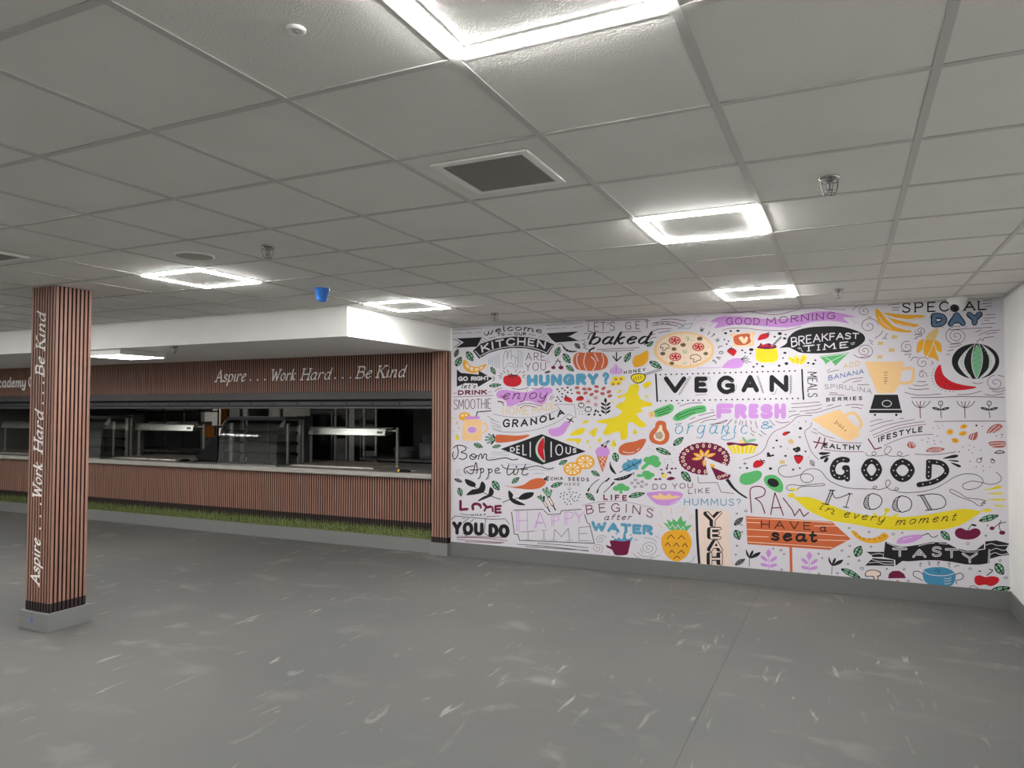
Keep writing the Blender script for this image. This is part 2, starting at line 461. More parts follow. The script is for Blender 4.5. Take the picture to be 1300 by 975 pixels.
# free-standing column
CX0, CX1, CY0, CY1 = -5.825, -5.530, 3.530, 3.828
t = thing('slat_column', 'square brown slatted column on a grey plinth at the left', 'column', (-5.68, 3.68, 0))
COLUMN = t
m = MB(); m.box(CX0 + .004, CX1 - .004, CY0 + .004, CY1 - .004, .140, CEIL, M_GAP)
n = 9
for i in range(n):
    px = (CX1 - CX0) / n; py = (CY1 - CY0) / n; w = .0188
    a = CX0 + (i + .5) * px - w / 2; b = CY0 + (i + .5) * py - w / 2
    for (z0, z1, mm) in ((.140, .212, M_SLATBASE), (.212, CEIL - .002, M_SLAT)):
        m.box(a, a + w, CY0, CY0 + .005, z0, z1, mm); m.box(a, a + w, CY1 - .005, CY1, z0, z1, mm)
        m.box(CX0, CX0 + .005, b, b + w, z0, z1, mm); m.box(CX1 - .005, CX1, b, b + w, z0, z1, mm)
m.build('slat_panel', t)
box('plinth', -5.862, -5.512, 3.508, 3.862, 0, .141, M_PLINTH, t, .004)
bt = at_y(39.7, 786.5, 3.507)
tag(box('tape_scrap', bt.x - .009, bt.x + .010, 3.5065, 3.5078, bt.z - .020, bt.z + .022, M_TAPE), 'tiny scrap of blue tape on the column plinth', 'tape')

# ------------------------------------------------------------------ drawn strokes and lettering (2-D shapes)
def pts(s):
    if not isinstance(s, str): return [tuple(p) for p in s]
    return [tuple(float(q) for q in p.split(',')) for p in s.split()]
def catmull(P, closed=False, n=5):
    if len(P) < 3: return list(P)
    out = []; N = len(P)
    rng = range(N) if closed else range(N - 1)
    for i in rng:
        p1, p2 = P[i], P[(i + 1) % N]
        p0 = P[(i - 1) % N] if closed or i > 0 else p1
        p3 = P[(i + 2) % N] if closed or i + 2 < N else p2
        for k in range(n):
            t = k / n
            out.append(tuple(.5 * (2 * p1[j] + (p2[j] - p0[j]) * t + (2 * p0[j] - 5 * p1[j] + 4 * p2[j] - p3[j]) * t * t + (3 * p1[j] - p0[j] - 3 * p2[j] + p3[j]) * t ** 3) for j in (0, 1)))
    if not closed: out.append(P[-1])
    return out
def disc(c, rx, ry=None, rot=0, n=12):
    ry = rx if ry is None else ry
    ca, sa = math.cos(math.radians(rot)), math.sin(math.radians(rot))
    return [(c[0] + rx * math.cos(a) * ca - ry * math.sin(a) * sa, c[1] + rx * math.cos(a) * sa + ry * math.sin(a) * ca)
            for a in (2 * math.pi * i / n for i in range(n))]
def ribbon(P, w, closed=False, nib=None, caps=True):
    """polygons of a pen stroke along P. nib=(angle_deg, thin_ratio) makes a broad-nib pen"""
    Q = [P[0]]
    for p in P[1:]:
        if abs(p[0] - Q[-1][0]) + abs(p[1] - Q[-1][1]) > 1e-6: Q.append(p)
    P = Q
    if len(P) < 2: return [disc(P[0], w / 2, n=8)]
    polys = []
    def half(dx, dy):
        if nib is None: return w / 2
        return w / 2 * (nib[1] + (1 - nib[1]) * abs(math.sin(math.atan2(dy, dx) - math.radians(nib[0]))))
    N = len(P)
    segs = [(P[i], P[(i + 1) % N]) for i in range(N if closed else N - 1)]
    dirs = []
    for a, b in segs:
        l = math.hypot(b[0] - a[0], b[1] - a[1]) or 1e-9
        dirs.append(((b[0] - a[0]) / l, (b[1] - a[1]) / l))
    def offs(i):
        d0 = dirs[i - 1] if (i > 0 or closed) else dirs[0]
        d1 = dirs[i % len(dirs)] if (i < len(dirs) or closed) else dirs[-1]
        dx, dy = d0[0] + d1[0], d0[1] + d1[1]
        dot = d0[0] * d1[0] + d0[1] * d1[1]
        if dot < .5: return None
        l = math.hypot(dx, dy); dx /= l; dy /= l
        h = half(dx, dy)
        return (-dy * h, dx * h)
    for i, (a, b) in enumerate(segs):
        h = half(*dirs[i]); n = (-dirs[i][1] * h, dirs[i][0] * h)
        oa = offs(i) or n; ob = offs((i + 1) % N if closed else i + 1) or n
        polys.append([(a[0] + oa[0], a[1] + oa[1]), (b[0] + ob[0], b[1] + ob[1]), (b[0] - ob[0], b[1] - ob[1]), (a[0] - oa[0], a[1] - oa[1])])
        if (i > 0 or closed) and offs(i) is None: polys.append(disc(a, max(h, half(*dirs[i - 1])), n=8))
    if caps and not closed:
        polys += [disc(P[0], half(*dirs[0]), n=8), disc(P[-1], half(*dirs[-1]), n=8)]
    return polys
# stroke alphabet: width; strokes split by '/', '~' marks a curved stroke; baseline y=0, cap height 100
FONT = {
 'A': '76;0,0 38,100 76,0/15,36 61,36', 'B': '58;0,0 0,100/~0,100 30,100 50,90 50,64 30,54 0,54/~0,54 34,54 58,40 58,14 34,0 0,0',
 'C': '68;~67,82 50,98 26,98 6,78 0,50 6,22 26,2 50,2 68,18', 'D': '66;0,0 0,100/~0,100 26,100 54,86 66,50 54,14 26,0 0,0',
 'E': '52;52,100 0,100 0,0 52,0/0,52 44,52', 'F': '50;50,100 0,100 0,0/0,52 42,52',
 'G': '72;~68,82 50,98 27,98 7,78 0,50 7,22 27,2 52,2 71,18/42,46 71,46 71,8', 'H': '64;0,0 0,100/64,0 64,100/0,50 64,50',
 'I': '2;1,0 1,100', 'K': '62;0,0 0,100/58,100 0,44/18,60 62,0', 'L': '50;0,100 0,0 50,0',
 'M': '84;0,0 6,100 42,30 78,100 84,0', 'N': '66;0,0 0,100 66,0 66,100',
 'O': '76;~38,100 64,88 76,50 64,12 38,0 12,12 0,50 12,88 38,100', 'P': '58;0,0 0,100/~0,100 32,100 56,90 58,66 38,50 0,48',
 'R': '60;0,0 0,100/~0,100 32,100 56,90 56,66 36,52 0,52/24,52 60,0', 'S': '56;~54,84 40,98 17,98 3,84 6,65 27,53 46,42 55,26 46,6 26,0 10,3 0,16',
 'T': '66;0,100 66,100/33,100 33,0', 'U': '64;~0,100 0,62 0,30 10,7 32,0 54,7 64,30 64,62 64,100', 'V': '70;0,100 35,0 70,100',
 'W': '98;0,100 25,0 49,78 73,0 98,100', 'Y': '66;0,100 33,46 66,100/33,46 33,0',
 '?': '46;~0,78 8,96 26,100 44,88 44,68 28,52 22,40 22,28/22,4 22,2', "'": '2;1,100 1,76', '&': '70;~70,6 40,40 14,72 20,96 40,96 44,76 22,52 4,30 10,6 34,0 56,16 66,42',
 '.': '2;0,3 2,3', ' ': '34;',
 'a': '54;~48,50 34,62 14,58 1,32 8,6 24,1 40,16 48,40/~49,62 44,28 46,6 54,2 60,8', 'b': '52;0,100 0,4/~0,40 14,60 34,62 50,46 50,20 34,1 14,2 0,18',
 'c': '46;~44,50 32,62 14,58 0,34 8,8 26,0 46,12', 'd': '54;~48,50 34,62 14,58 1,32 8,6 24,1 40,16 48,40/~52,100 46,40 45,10 52,2 60,8',
 'e': '46;~2,30 24,36 42,46 36,61 16,58 1,32 8,6 24,0 46,14', 'f': '34;~40,92 30,100 18,88 14,50 10,0/0,60 32,60',
 'g': '52;~48,50 34,62 14,58 1,32 8,8 24,4 40,18 48,40/~49,62 46,10 40,-24 20,-34 2,-22', 'h': '50;0,100 0,0/~0,36 16,58 36,60 46,44 46,0',
 'i': '14;~6,62 3,24 5,4 16,6/9,86 10,87', 'j': '20;~14,62 12,0 4,-28 -12,-30/16,86 17,87', 'k': '50;~6,100 3,50 0,0/~44,60 30,56 4,28/~12,34 26,10 36,0 50,8',
 'l': '14;~6,100 3,40 5,4 16,6', 'm': '84;~4,62 3,30 0,0/~2,30 16,56 32,60 38,44 34,0/~37,30 52,56 68,60 74,44 71,10 76,0 88,8',
 'n': '50;~4,62 3,30 0,0/~2,30 18,56 36,60 43,44 39,10 44,1 56,8', 'o': '50;~25,62 6,52 0,28 10,4 26,0 44,12 50,34 42,56 25,62',
 'p': '52;~6,62 2,20 -4,-36/~2,36 16,58 36,61 50,44 46,16 28,0 10,4 1,16', 'r': '36;~4,62 3,30 0,0/~2,32 14,54 28,62 38,56',
 's': '40;~37,50 26,62 10,60 4,46 20,32 36,22 36,6 20,-1 0,8', 't': '34;~16,90 12,40 12,8 22,0 36,10/0,60 34,60',
 'u': '50;~0,62 0,20 10,2 26,2 42,20 46,62/~46,62 44,20 48,3 58,8', 'v': '46;~0,62 10,40 20,0/~20,0 38,34 44,62', 'w': '74;~0,62 4,24 14,0 30,12 38,40/~38,62 38,20 50,0 66,20 72,62',
 'y': '48;~0,62 0,24 12,4 28,6 44,40/~46,62 42,10 32,-28 10,-34 -4,-22',
}
SERIF_ENDS = (0, 100)
def layout(text, gap):
    x = 0; out = []
    for ch in text:
        w, _, body = FONT[ch].partition(';'); w = float(w)
        st = []
        for s in body.split('/'):
            if not s: continue
            sm = s[0] == '~'
            st.append((pts(s[1:] if sm else s), sm))
        out.append((x, w, ch, st)); x += w + gap
    return out, x - gap
def letters(text, place, w, gap=26, nib=None, serif=0, slant=0, starts=None, n=4):
    """place(u, v): u 0..1 along the line, v 0..1 of cap height -> 2-D point; w: pen width in target units"""
    lay, total = layout(text, gap); total = max(total, 1)
    polys = []
    for x, gw, ch, st in lay:
        if starts is not None: starts.append(len(polys))
        for P, sm in st:
            Q = catmull(P, False, n) if sm else P
            Q = [place((x + a + slant * b) / total, b / 100) for a, b in Q]
            polys += ribbon(Q, w, nib=nib)
            if serif and not sm:
                for a, b in (P[0], P[-1]):
                    if b in SERIF_ENDS and ch in 'ABDEFGHIKLMNPRTUVWY':
                        polys += ribbon([place((x + a - serif + slant * b) / total, b / 100), place((x + a + serif + slant * b) / total, b / 100)], w * .62)
    return polys
def wall_text(text, name, parent, origin, right, up, width, cap, pen, m, depth=.003, **kw):
    """raised lettering on a flat face: origin is the left end of the baseline"""
    kw.setdefault('gap', 24)
    O, Rv, U = Vector(origin), Vector(right), Vector(up)
    nrm = Rv.cross(U).normalized()
    polys = letters(text, lambda u, v: (u * width, v * cap), pen, **kw)
    mb = MB()
    for k, poly in enumerate(polys):
        dz = depth + (k % 7) * .00003
        f = [O + Rv * a + U * b + nrm * dz for a, b in poly]
        b_ = [O + Rv * a + U * b for a, b in poly]
        n = len(f)
        mb.add(f + b_, [tuple(range(n))] + [(i, (i + 1) % n, n + (i + 1) % n, n + i) for i in range(n)], m)
    return mb.build(name, parent)
def sign(words, y, parent, pen_ratio=.16):
    """words: (text, left px, right px, baseline px left, baseline px right, cap px)"""
    for text, x0, x1, b0, b1, cap in words:
        a, b = at_y(x0, b0, y), at_y(x1, b1, y)
        c_ = at_y(x0, b0 - cap, y)
        h = c_.z - a.z
        if text == DOT:
            for k in (0, .5, 1):
                wall_text('.', 'full_stop', parent, (a.x + (b.x - a.x) * k, y, a.z + .006), (1, 0, 0), (0, 0, 1), .001, h, h * .15, M_LETTER)
            continue
        o = wall_text(text, 'lettering', parent, (a.x, y, a.z), (1, 0, 0), (0, 0, 1), b.x - a.x, h, h * pen_ratio, M_LETTER,
                  nib=(35, .22), serif=13, slant=.28, gap=24)
        o['label'] = 'white italic lettering reading ' + text
FY = SY - .0005
DOT = '. . .'
sign([('Aspire', 274, 311, 484.6, 483.4, 14.2), (DOT, 318, 336.5, 483.4, 483, 14.5), ('Work', 344, 374.5, 483, 482.2, 13.6), ('Hard', 383, 418.5, 482.2, 481.3, 13.8),
      (DOT, 425.5, 445, 481, 480.3, 14.5), ('Be', 453, 470.5, 480, 479.4, 14.3), ('Kind', 479, 513, 479.2, 478.7, 14.6)], FY, HEADER)
a, b = at_y(-9, 491.6, FY), at_y(32.5, 490.6, FY)
o = wall_text('Academy', 'lettering', HEADER, (a.x, FY, a.z), (1, 0, 0), (0, 0, 1), b.x - a.x, .150, .030, M_LETTER, gap=24)
o['label'] = 'white upright lettering reading Academy'
a = at_y(36.6, 490.4, FY)
o = wall_text('C', 'lettering', HEADER, (a.x, FY, a.z), (1, 0, 0), (0, 0, 1), .115, .150, .030, M_LETTER)
o['label'] = 'white upright letter C half hidden by the column'
# column lettering reads upwards on the face towards the camera
CF = CY0 - .0005
def column_word(text, za, zb, pxr, cap):
    if text == DOT:
        for k in (0, .5, 1): wall_text('.', 'full_stop', COLUMN, (pxr, CF, za + (zb - za) * k), (0, 0, 1), (-1, 0, 0), .001, cap, cap * .16, M_LETTER)
        return
    wall_text(text, 'lettering', COLUMN, (pxr, CF, za), (0, 0, 1), (-1, 0, 0), zb - za, cap, cap * .165, M_LETTER,
              nib=(35, .25), serif=13, slant=.28, gap=24)['label'] = 'white italic lettering reading ' + text
for text, y0, y1, xb in (('Aspire', 743, 686, 52), (DOT, 671, 640, 52.8), ('Work', 633, 589, 53.5), ('Hard', 574, 524, 54.6), (DOT, 512, 486, 55.4), ('Be', 476, 455, 56), ('Kind', 443, 399, 56.5)):
    pa, pb = at_y(xb, y0, CF), at_y(xb, y1, CF)
    column_word(text, pa.z, pb.z, -5.650, .100)
# ------------------------------------------------------------------ servery and kitchen
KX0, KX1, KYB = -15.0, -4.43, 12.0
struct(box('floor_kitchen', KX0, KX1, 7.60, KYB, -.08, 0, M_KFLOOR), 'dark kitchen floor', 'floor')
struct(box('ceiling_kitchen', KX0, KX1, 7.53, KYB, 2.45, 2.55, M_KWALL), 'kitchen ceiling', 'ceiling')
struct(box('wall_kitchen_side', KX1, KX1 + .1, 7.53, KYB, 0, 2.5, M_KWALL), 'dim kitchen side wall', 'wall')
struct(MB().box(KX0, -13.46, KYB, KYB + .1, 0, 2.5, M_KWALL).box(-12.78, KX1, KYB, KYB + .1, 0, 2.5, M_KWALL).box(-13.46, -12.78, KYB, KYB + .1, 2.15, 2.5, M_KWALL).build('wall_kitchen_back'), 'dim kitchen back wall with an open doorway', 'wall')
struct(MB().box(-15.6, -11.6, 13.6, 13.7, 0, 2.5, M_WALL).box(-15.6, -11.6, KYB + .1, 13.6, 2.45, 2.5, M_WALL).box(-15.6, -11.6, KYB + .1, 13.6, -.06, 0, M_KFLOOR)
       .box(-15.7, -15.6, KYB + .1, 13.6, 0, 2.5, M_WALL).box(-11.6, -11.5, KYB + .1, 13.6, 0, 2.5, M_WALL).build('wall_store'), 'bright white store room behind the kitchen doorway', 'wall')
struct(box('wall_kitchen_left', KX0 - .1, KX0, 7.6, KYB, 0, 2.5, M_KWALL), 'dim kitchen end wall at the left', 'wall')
t = thing('batten_light', 'bright store room light beyond the kitchen doorway', 'ceiling light', (-13.4, 12.8, 2.45))
box('housing', -14.0, -12.8, 12.74, 12.86, 2.40, 2.45, M_WHITE, t); box('diffuser', -13.98, -12.82, 12.745, 12.855, 2.385, 2.40, mat('store_lamp', (.9, .9, .9), .5, emit=((1, .95, .86), 30)), t)
t = thing('batten_light', 'dim strip light on the kitchen ceiling', 'ceiling light', (-10.2, 10.2, 2.45))
box('housing', -10.9, -9.5, 10.14, 10.26, 2.40, 2.45, M_WHITE, t); box('diffuser', -10.88, -9.52, 10.145, 10.255, 2.385, 2.40, mat('kitchen_lamp', (.9, .9, .9), .5, emit=((1, .97, .92), 4)), t)

# roller shutter drawn up in the opening
t = thing('roller_shutter', 'dark grey roller shutter raised at the top of the servery opening', 'shutter', (-9.5, 7.38, 1.70))
box('shutter_box', KX0, PX0 - .004, 7.352, 7.50, 1.818, 1.9165, mat('shutter_grey', (.058, .053, .054), .5, .1), t, .004)
box('curtain', KX0, PX0 - .004, 7.415, 7.43, 1.72, 1.82, M_BLACK, t)
rail = MB().prism([(7.375, 1.735), (7.368, 1.745), (7.368, 1.788), (7.375, 1.797), (7.47, 1.797), (7.47, 1.735)], 'x', KX0, PX0 - .006, M_GREYMETAL)
ro = rail.build('bottom_rail', t)
box('rubber_strip', KX0, PX0 - .006, 7.385, 7.45, 1.700, 1.733, mat('shutter_bar', (.075, .075, .08), .45, .3), t, .006)
for k in range(22):
    x = -4.93 - k * .40
    MB().lathe([(0, -.002), (.011, -.002), (.011, .002)], (x, 7.367, 1.766), M_BLACK, 12, 'y').build('rail_bolt', t)

# worktop
t = thing('serving_counter', 'long stainless steel servery worktop with rounded front edge', 'counter', (-9.5, 7.8, .87))
MB().prism([(7.300, .872), (7.296, .880), (7.296, .926), (7.303, .935), (8.60, .935), (8.60, .90), (7.34, .90), (7.34, .872)], 'x', KX0 + .02, PX0 - .028, M_STEEL).build('worktop', t)
box('carcass', KX0 + .02, KX1 - .02, 7.60, 8.55, .02, .895, M_STEELDK, t)

def hot_plate(dx, label, proto=[]):
    if proto: return copy_tree(proto[0], (-6.0 + dx, 7.9, .935), label, 'raised hot plates on the worktop')
    t = thing('hot_plate', label, 'hot plate', (-6.0, 7.9, .935), 'raised hot plates on the worktop')
    box('steel_surround', -6.80, -5.445, 7.55, 8.42, .936, .950, M_STEEL, t, .003)
    box('heated_top', -6.76, -5.48, 7.575, 8.40, .9495, .9535, M_BEIGE, t)
    proto.append(t); return t
hot_plate(0, 'raised hot plate under the gantry beside the slatted pilaster')
hot_plate(-3.53, 'raised hot plate under the gantry right of the slatted column')
hot_plate(-7.06, 'raised hot plate under the gantry left of the slatted column')

def gantry(dx, label, proto=[]):
    if proto: return copy_tree(proto[0], (-6.12 + dx, 8.02, .953), label, 'heated gantries over the worktop')
    t = thing('heated_gantry', label, 'gantry', (-6.12, 8.02, .936), 'heated gantries over the worktop')
    for x in (-5.40, -6.85):
        MB().lathe([(.028, .936), (.028, .945), (.019, .947), (.019, 1.447), (.012, 1.452), (0, 1.453)], (x, 8.02, 0), M_STEEL, 20).build('post', t)
    MB().prism([(7.922, 1.345), (7.928, 1.338), (8.02, 1.352), (8.16, 1.37), (8.17, 1.44), (7.975, 1.442), (7.944, 1.436)], 'x', -6.815, -5.535, M_HOOD).build('lamp_hood', t, .004)
    MB().box(-6.83, -5.44, 7.96, 8.10, 1.441, 1.449, M_STEELDK).build('top_shelf', t)
    MB().tube([(-5.54, 8.02, 1.41), (-5.40, 8.02, 1.41)], .013, M_STEEL, 10).build('bracket', t)
    box('control_badge', -5.66, -5.585, 7.925, 7.94, 1.372, 1.402, mat('badge_grey', (.16, .16, .22), .4), t)
    proto.append(t); return t
gantry(0, 'steel heated gantry on two posts beside the slatted pilaster')
gantry(-3.53, 'steel heated gantry on two posts just right of the slatted column')
gantry(-7.06, 'steel heated gantry at the far left end beyond the slatted column')

def display_cabinet(dx, label, proto=[]):
    ox, oy = -7.40, 7.75
    if proto: return copy_tree(proto[0], (ox + dx, oy, .935), label, 'glass display cabinets on the worktop')
    t = thing('display_cabinet', label, 'display cabinet', (ox, oy, .935), 'glass display cabinets on the worktop')
    x0, x1, yf, yb = -7.93, -6.875, 7.37, 7.90
    box('base', x0, x1, yf - .01, yb, .936, .950, M_STEELDK, t, .003)
    # curved front glass: upright, then rolling back to the top
    prof = [(yf, .95), (yf + .004, 1.10), (yf + .014, 1.25), (yf + .034, 1.37), (yf + .075, 1.48), (yf + .16, 1.575)]
    prof = catmull(prof, False, 5)
    g = MB(); n = len(prof)
    gv = [(x0, y, z) for y, z in prof] + [(x1, y, z) for y, z in prof]
    g.add(gv, [(i, i + 1, n + i + 1, n + i) for i in range(n - 1)], M_GLASS, True)
    g.build('front_glass', t)
    for x in (x0 + .003, x1 - .003):
        side = [(yf + .004, .951)] + prof[1:] + [(yb - .10, 1.575), (yb - .10, .951)]
        MB().add([(x, y, z) for y, z in side], [tuple(range(len(side)))], M_GLASS).build('side_glass', t)
        # polished metal end band following the roll of the glass
        hi = [p for p in prof if p[1] > 1.45]
        v = [(x - .009, y, z) for y, z in hi] + [(x + .009, y, z) for y, z in hi]
        e = MB()
        top = [(yf + .018, 1.448), (yf + .16, 1.57), (yf + .30, 1.57), (yf + .245, 1.50), (yf + .16, 1.448)]
        e.prism(hi + [(yf + .16, 1.50), (yf + .12, 1.448)], 'x', x - .012, x + .004, M_STEEL)
        e.build('end_trim', t)
    MB().prism([(yf + .12, 1.545), (yf + .15, 1.585), (yb, 1.592), (yb, 1.555), (yf + .16, 1.548)], 'x', x0, x1, M_DARKMETAL).build('canopy', t)
    for x in (x0 + .02, x1 - .02):
        box('post', x - .018, x + .018, yb - .10, yb - .06, .95, 1.56, M_STEEL, t, .003)
        box('post', x - .012, x + .012, yb - .012, yb + .016, .95, 1.60, M_STEEL, t, .003)
        box('post', x - .016, x + .016, yf + .22, yf + .25, .95, 1.50, M_STEEL, t, .003)
    box('back_panel', x0 + .03, x1 - .03, yb - .03, yb - .022, .95, 1.54, mat('cabinet_back', (.09, .095, .09), .35, .4), t)
    box('door_stile', (x0 + x1) / 2 - .1, (x0 + x1) / 2 - .08, yb - .045, yb - .02, .95, 1.54, M_STEELDK, t)
    for z in (1.10, 1.25, 1.40):
        s = MB().box(x0 + .03, x1 - .03, yf + .10, yb - .10, z - .003, z + .003, M_GLASS); s.build('shelf', t)
        for x in (x0 + .025, x1 - .025):
            MB().prism([(yb - .10, z - .01), (yb - .10, z - .055), (yb - .16, z - .03), (yb - .30, z - .012), (yb - .30, z - .004)], 'x', x - .006, x + .006, M_BLACK).build('shelf_bracket', t)
    # side racking column at the right end
    for z in (1.02, 1.16, 1.30, 1.44):
        box('tray', x1 - .31, x1 - .17, yb + .04, yb + .30, z, z + .09, M_STEELDK, t, .004)
    box('racking', x1 - .165, x1 - .10, yb + .04, yb + .30, .94, 1.60, M_STEELDK, t, .004)
    proto.append(t); return t
display_cabinet(0, 'curved glass display cabinet in the middle of the servery counter')
display_cabinet(-3.515, 'curved glass display cabinet partly behind the slatted column')

# till on the counter
t = thing('till', 'black till terminal seen from behind beside the glass cabinet', 'till', (-8.33, 7.62, .935))
MB().prism([(-8.60, .936), (-8.10, .936), (-8.10, .952), (-8.60, .952)], 'y', 7.55, 7.76, M_BLACK).build('base', t, .004)
MB().prism([(-8.60, 1.00), (-8.22, 1.30), (-8.17, 1.30), (-8.17, .97), (-8.55, .955)], 'y', 7.58, 7.70, M_BLACK).build('screen_body', t, .006)
MB().box(-8.19, -8.165, 7.57, 7.60, .95, 1.44, M_BLACK).build('stand', t, .003)
t = thing('menu_holder', 'black framed paper holder standing above the till', 'menu holder', (-8.23, 7.66, 1.301))
MB().box(-8.325, -8.30, 7.65, 7.67, 1.301, 1.45, M_BLACK).box(-8.165, -8.14, 7.65, 7.67, 1.301, 1.45, M_BLACK).box(-8.325, -8.14, 7.65, 7.67, 1.43, 1.455, M_BLACK).box(-8.325, -8.14, 7.65, 7.67, 1.301, 1.312, M_BLACK).build('frame', t)
MB().add([(-8.27, 7.672, 1.312), (-8.19, 7.672, 1.312), (-8.17, 7.682, 1.425), (-8.25, 7.682, 1.425)], [(0, 1, 2, 3)], M_PAPER).build('sheet', t)
t = thing('card_reader', 'small black card reader lying on the worktop left of the till', 'card reader', (-8.75, 7.50, .9355))
MB().prism([(7.44, .936), (7.43, .948), (7.52, .972), (7.56, .968), (7.56, .936)], 'x', -8.78, -8.70, M_BLACK).build('body', t, .004)
MB().box(-8.68, -8.52, 7.47, 7.53, .936, .944, M_BLACK).build('cradle', t, .002)
t = thing('screwdriver', 'screwdriver with a yellow end lying on the worktop near the pilaster', 'screwdriver', (-5.07, 7.62, .952))
p0 = at_z(505, 597.5, .952); p1 = at_z(513, 597.6, .952); p2 = at_z(521, 597.9, .952); p3 = at_z(529, 598.3, .947)
MB().tube([p0, p0.lerp(p1, .3)], .016, M_YEL, 12).build('handle_end', t)
MB().tube([p0.lerp(p1, .3), p1, p1.lerp(p2, .5), p2], .014, M_BLACK, 12).build('handle', t)
MB().tube([p2, p3], .004, M_STEEL, 8).build('shaft', t)

# kitchen equipment in the dim background
def oven(x0, x1, y, z0, z1, label):
    t = thing('combi_oven', label, 'oven', ((x0 + x1) / 2, y + .4, 0))
    box('body', x0, x1, y, y + .8, .08, z1, M_STEELDK, t, .006)
    door = box('door_glass', x0 + .12, x1 - .30, y - .012, y + .002, z0, z1 - .14, M_BLACKGLASS, t, .003)
    box('control_panel', x1 - .24, x1 - .05, y - .012, y + .002, z0 + .62, z1 - .16, M_BLACKGLASS, t, .003)
    for a, b in ((x0, x0 + .12), (x1 - .30, x1 - .25), (x1 - .04, x1)):
        box('upright', a, b, y - .02, y, .10, z1, M_STEEL, t, .003)
    box('top_rail', x0, x1, y - .02, y, z1 - .13, z1, M_STEEL, t, .003)
    MB().tube([(x1 - .32, y - .05, z0 + .2), (x1 - .32, y - .05, z1 - .3)], .012, M_STEEL).build('handle', door)
    for s in (x0 + .08, x1 - .08):
        MB().lathe([(.03, 0), (.03, .08)], (s, y + .1, 0), M_STEELDK, 12).build('foot', t)
oven(-9.02, -8.05, 10.4, .55, 1.95, 'tall dark glass oven behind the middle of the right gantry')
oven(-8.02, -7.42, 10.4, .35, 1.88, 'narrow steel cabinet with black glass door behind the right gantry')
t = thing('upright_freezer', 'dark tall cabinet in the unlit right end of the kitchen', 'freezer', (-6.3, 10.9, 0))
box('body', -6.75, -5.85, 10.5, 11.2, .1, 2.05, M_GREYMETAL, t, .006)
door = box('door', -6.73, -5.87, 10.47, 10.5, .15, 2.0, mat('freezer_door', (.10, .10, .10), .5), t, .004)
MB().tube([(-5.93, 10.44, .9), (-5.93, 10.44, 1.4)], .012, M_STEEL).build('handle', door)
for s in (-6.7, -5.9): MB().lathe([(.03, 0), (.03, .1)], (s, 10.6, 0), M_STEELDK, 12).build('foot', t)
def table(name, x0, x1, y0, y1, z, label, cat):
    t = thing(name, label, cat, ((x0 + x1) / 2, (y0 + y1) / 2, 0))
    box('top', x0, x1, y0, y1, z - .04, z, M_STEELDK, t, .004)
    box('undershelf', x0 + .03, x1 - .03, y0 + .03, y1 - .03, .25, .28, M_STEELDK, t)
    for x in (x0 + .04, x1 - .04):
        for y in (y0 + .04, y1 - .04): MB().tube([(x, y, 0), (x, y, z - .04)], .02, M_STEELDK).build('leg', t)
table('prep_table', -7.0, -4.7, 9.35, 9.95, .93, 'dark steel table behind the right end of the counter', 'table')
def pot(x, y, z, r, h, label):
    t = thing('stock_pot', label, 'pot', (x, y, z), 'grey pots on the kitchen table')
    MB().lathe([(0, z + .001), (r * .92, z + .001), (r, z + .02), (r, z + h), (r * .96, z + h), (r * .95, z + .03), (0, z + .03)], (x, y, 0), M_POT, 28).build('body', t)
    for s in (-1, 1):
        MB().tube([(x + s * r, y - .04, z + h * .7), (x + s * (r + .04), y - .03, z + h * .72), (x + s * (r + .04), y + .03, z + h * .72), (x + s * r, y + .04, z + h * .7)], .007, M_POT).build('handle', t)
pot(-6.35, 9.62, .931, .15, .17, 'low grey pot standing left behind the gantry post')
pot(-5.87, 9.60, .931, .16, .24, 'grey stock pot right of the gantry post')
pot(-6.02, 9.83, .931, .10, .36, 'tall grey stock pot behind the other two pots')

# prep island with shelving behind the left gantry
table('prep_table', -12.4, -10.95, 9.6, 10.3, .92, 'dark steel prep table behind the left gantry', 'table')
t = thing('wire_shelving', 'kitchen shelving rack behind the left gantry', 'shelving', (-13.5, 11.3, 0))
for x in (-14.55, -13.5, -12.44):
    for y in (11.05, 11.55): MB().tube([(x, y, 0), (x, y, 2.0)], .016, M_DARKMETAL).build('post', t)
for z in (.35, .85, 1.30, 1.66, 1.95):
    s = MB().box(-14.57, -12.42, 11.04, 11.06, z - .03, z, M_DARKMETAL).box(-14.57, -12.42, 11.54, 11.56, z - .03, z, M_DARKMETAL)
    for k in range(22): s.box(-14.56 + k * .1012, -14.55 + k * .1012, 11.04, 11.56, z - .012, z, M_DARKMETAL)
    s.build('shelf', t)
random.seed(3)
def tray(x, y, z, w, d, h, m, label, name='tray', cat='tray', group='trays on the kitchen shelving'):
    t = MB()
    t.prism([(x - w / 2, z + h), (x - w / 2 + .015, z + .001), (x + w / 2 - .015, z + .001), (x + w / 2, z + h), (x + w / 2 - .006, z + h), (x + w / 2 - .02, z + .008), (x - w / 2 + .02, z + .008), (x - w / 2 + .006, z + h)], 'y', y - d / 2, y + d / 2, m)
    o = t.build(name); tag(o, label, cat, group)
M_TRAY = mat('tray_grey', (.34, .33, .31), .5)
for i, (x, z) in enumerate(((-13.85, 1.301), (-13.85, 1.362), (-13.35, 1.301), (-13.35, 1.362), (-12.78, 1.301), (-12.78, 1.362))):
    tray(x, 11.3, z, .44, .4, .06, M_TRAY, ('lower' if i % 2 == 0 else 'upper') + ' grey tray of the ' + ('left', 'middle', 'right')[i // 2] + ' pair on the shelving middle')
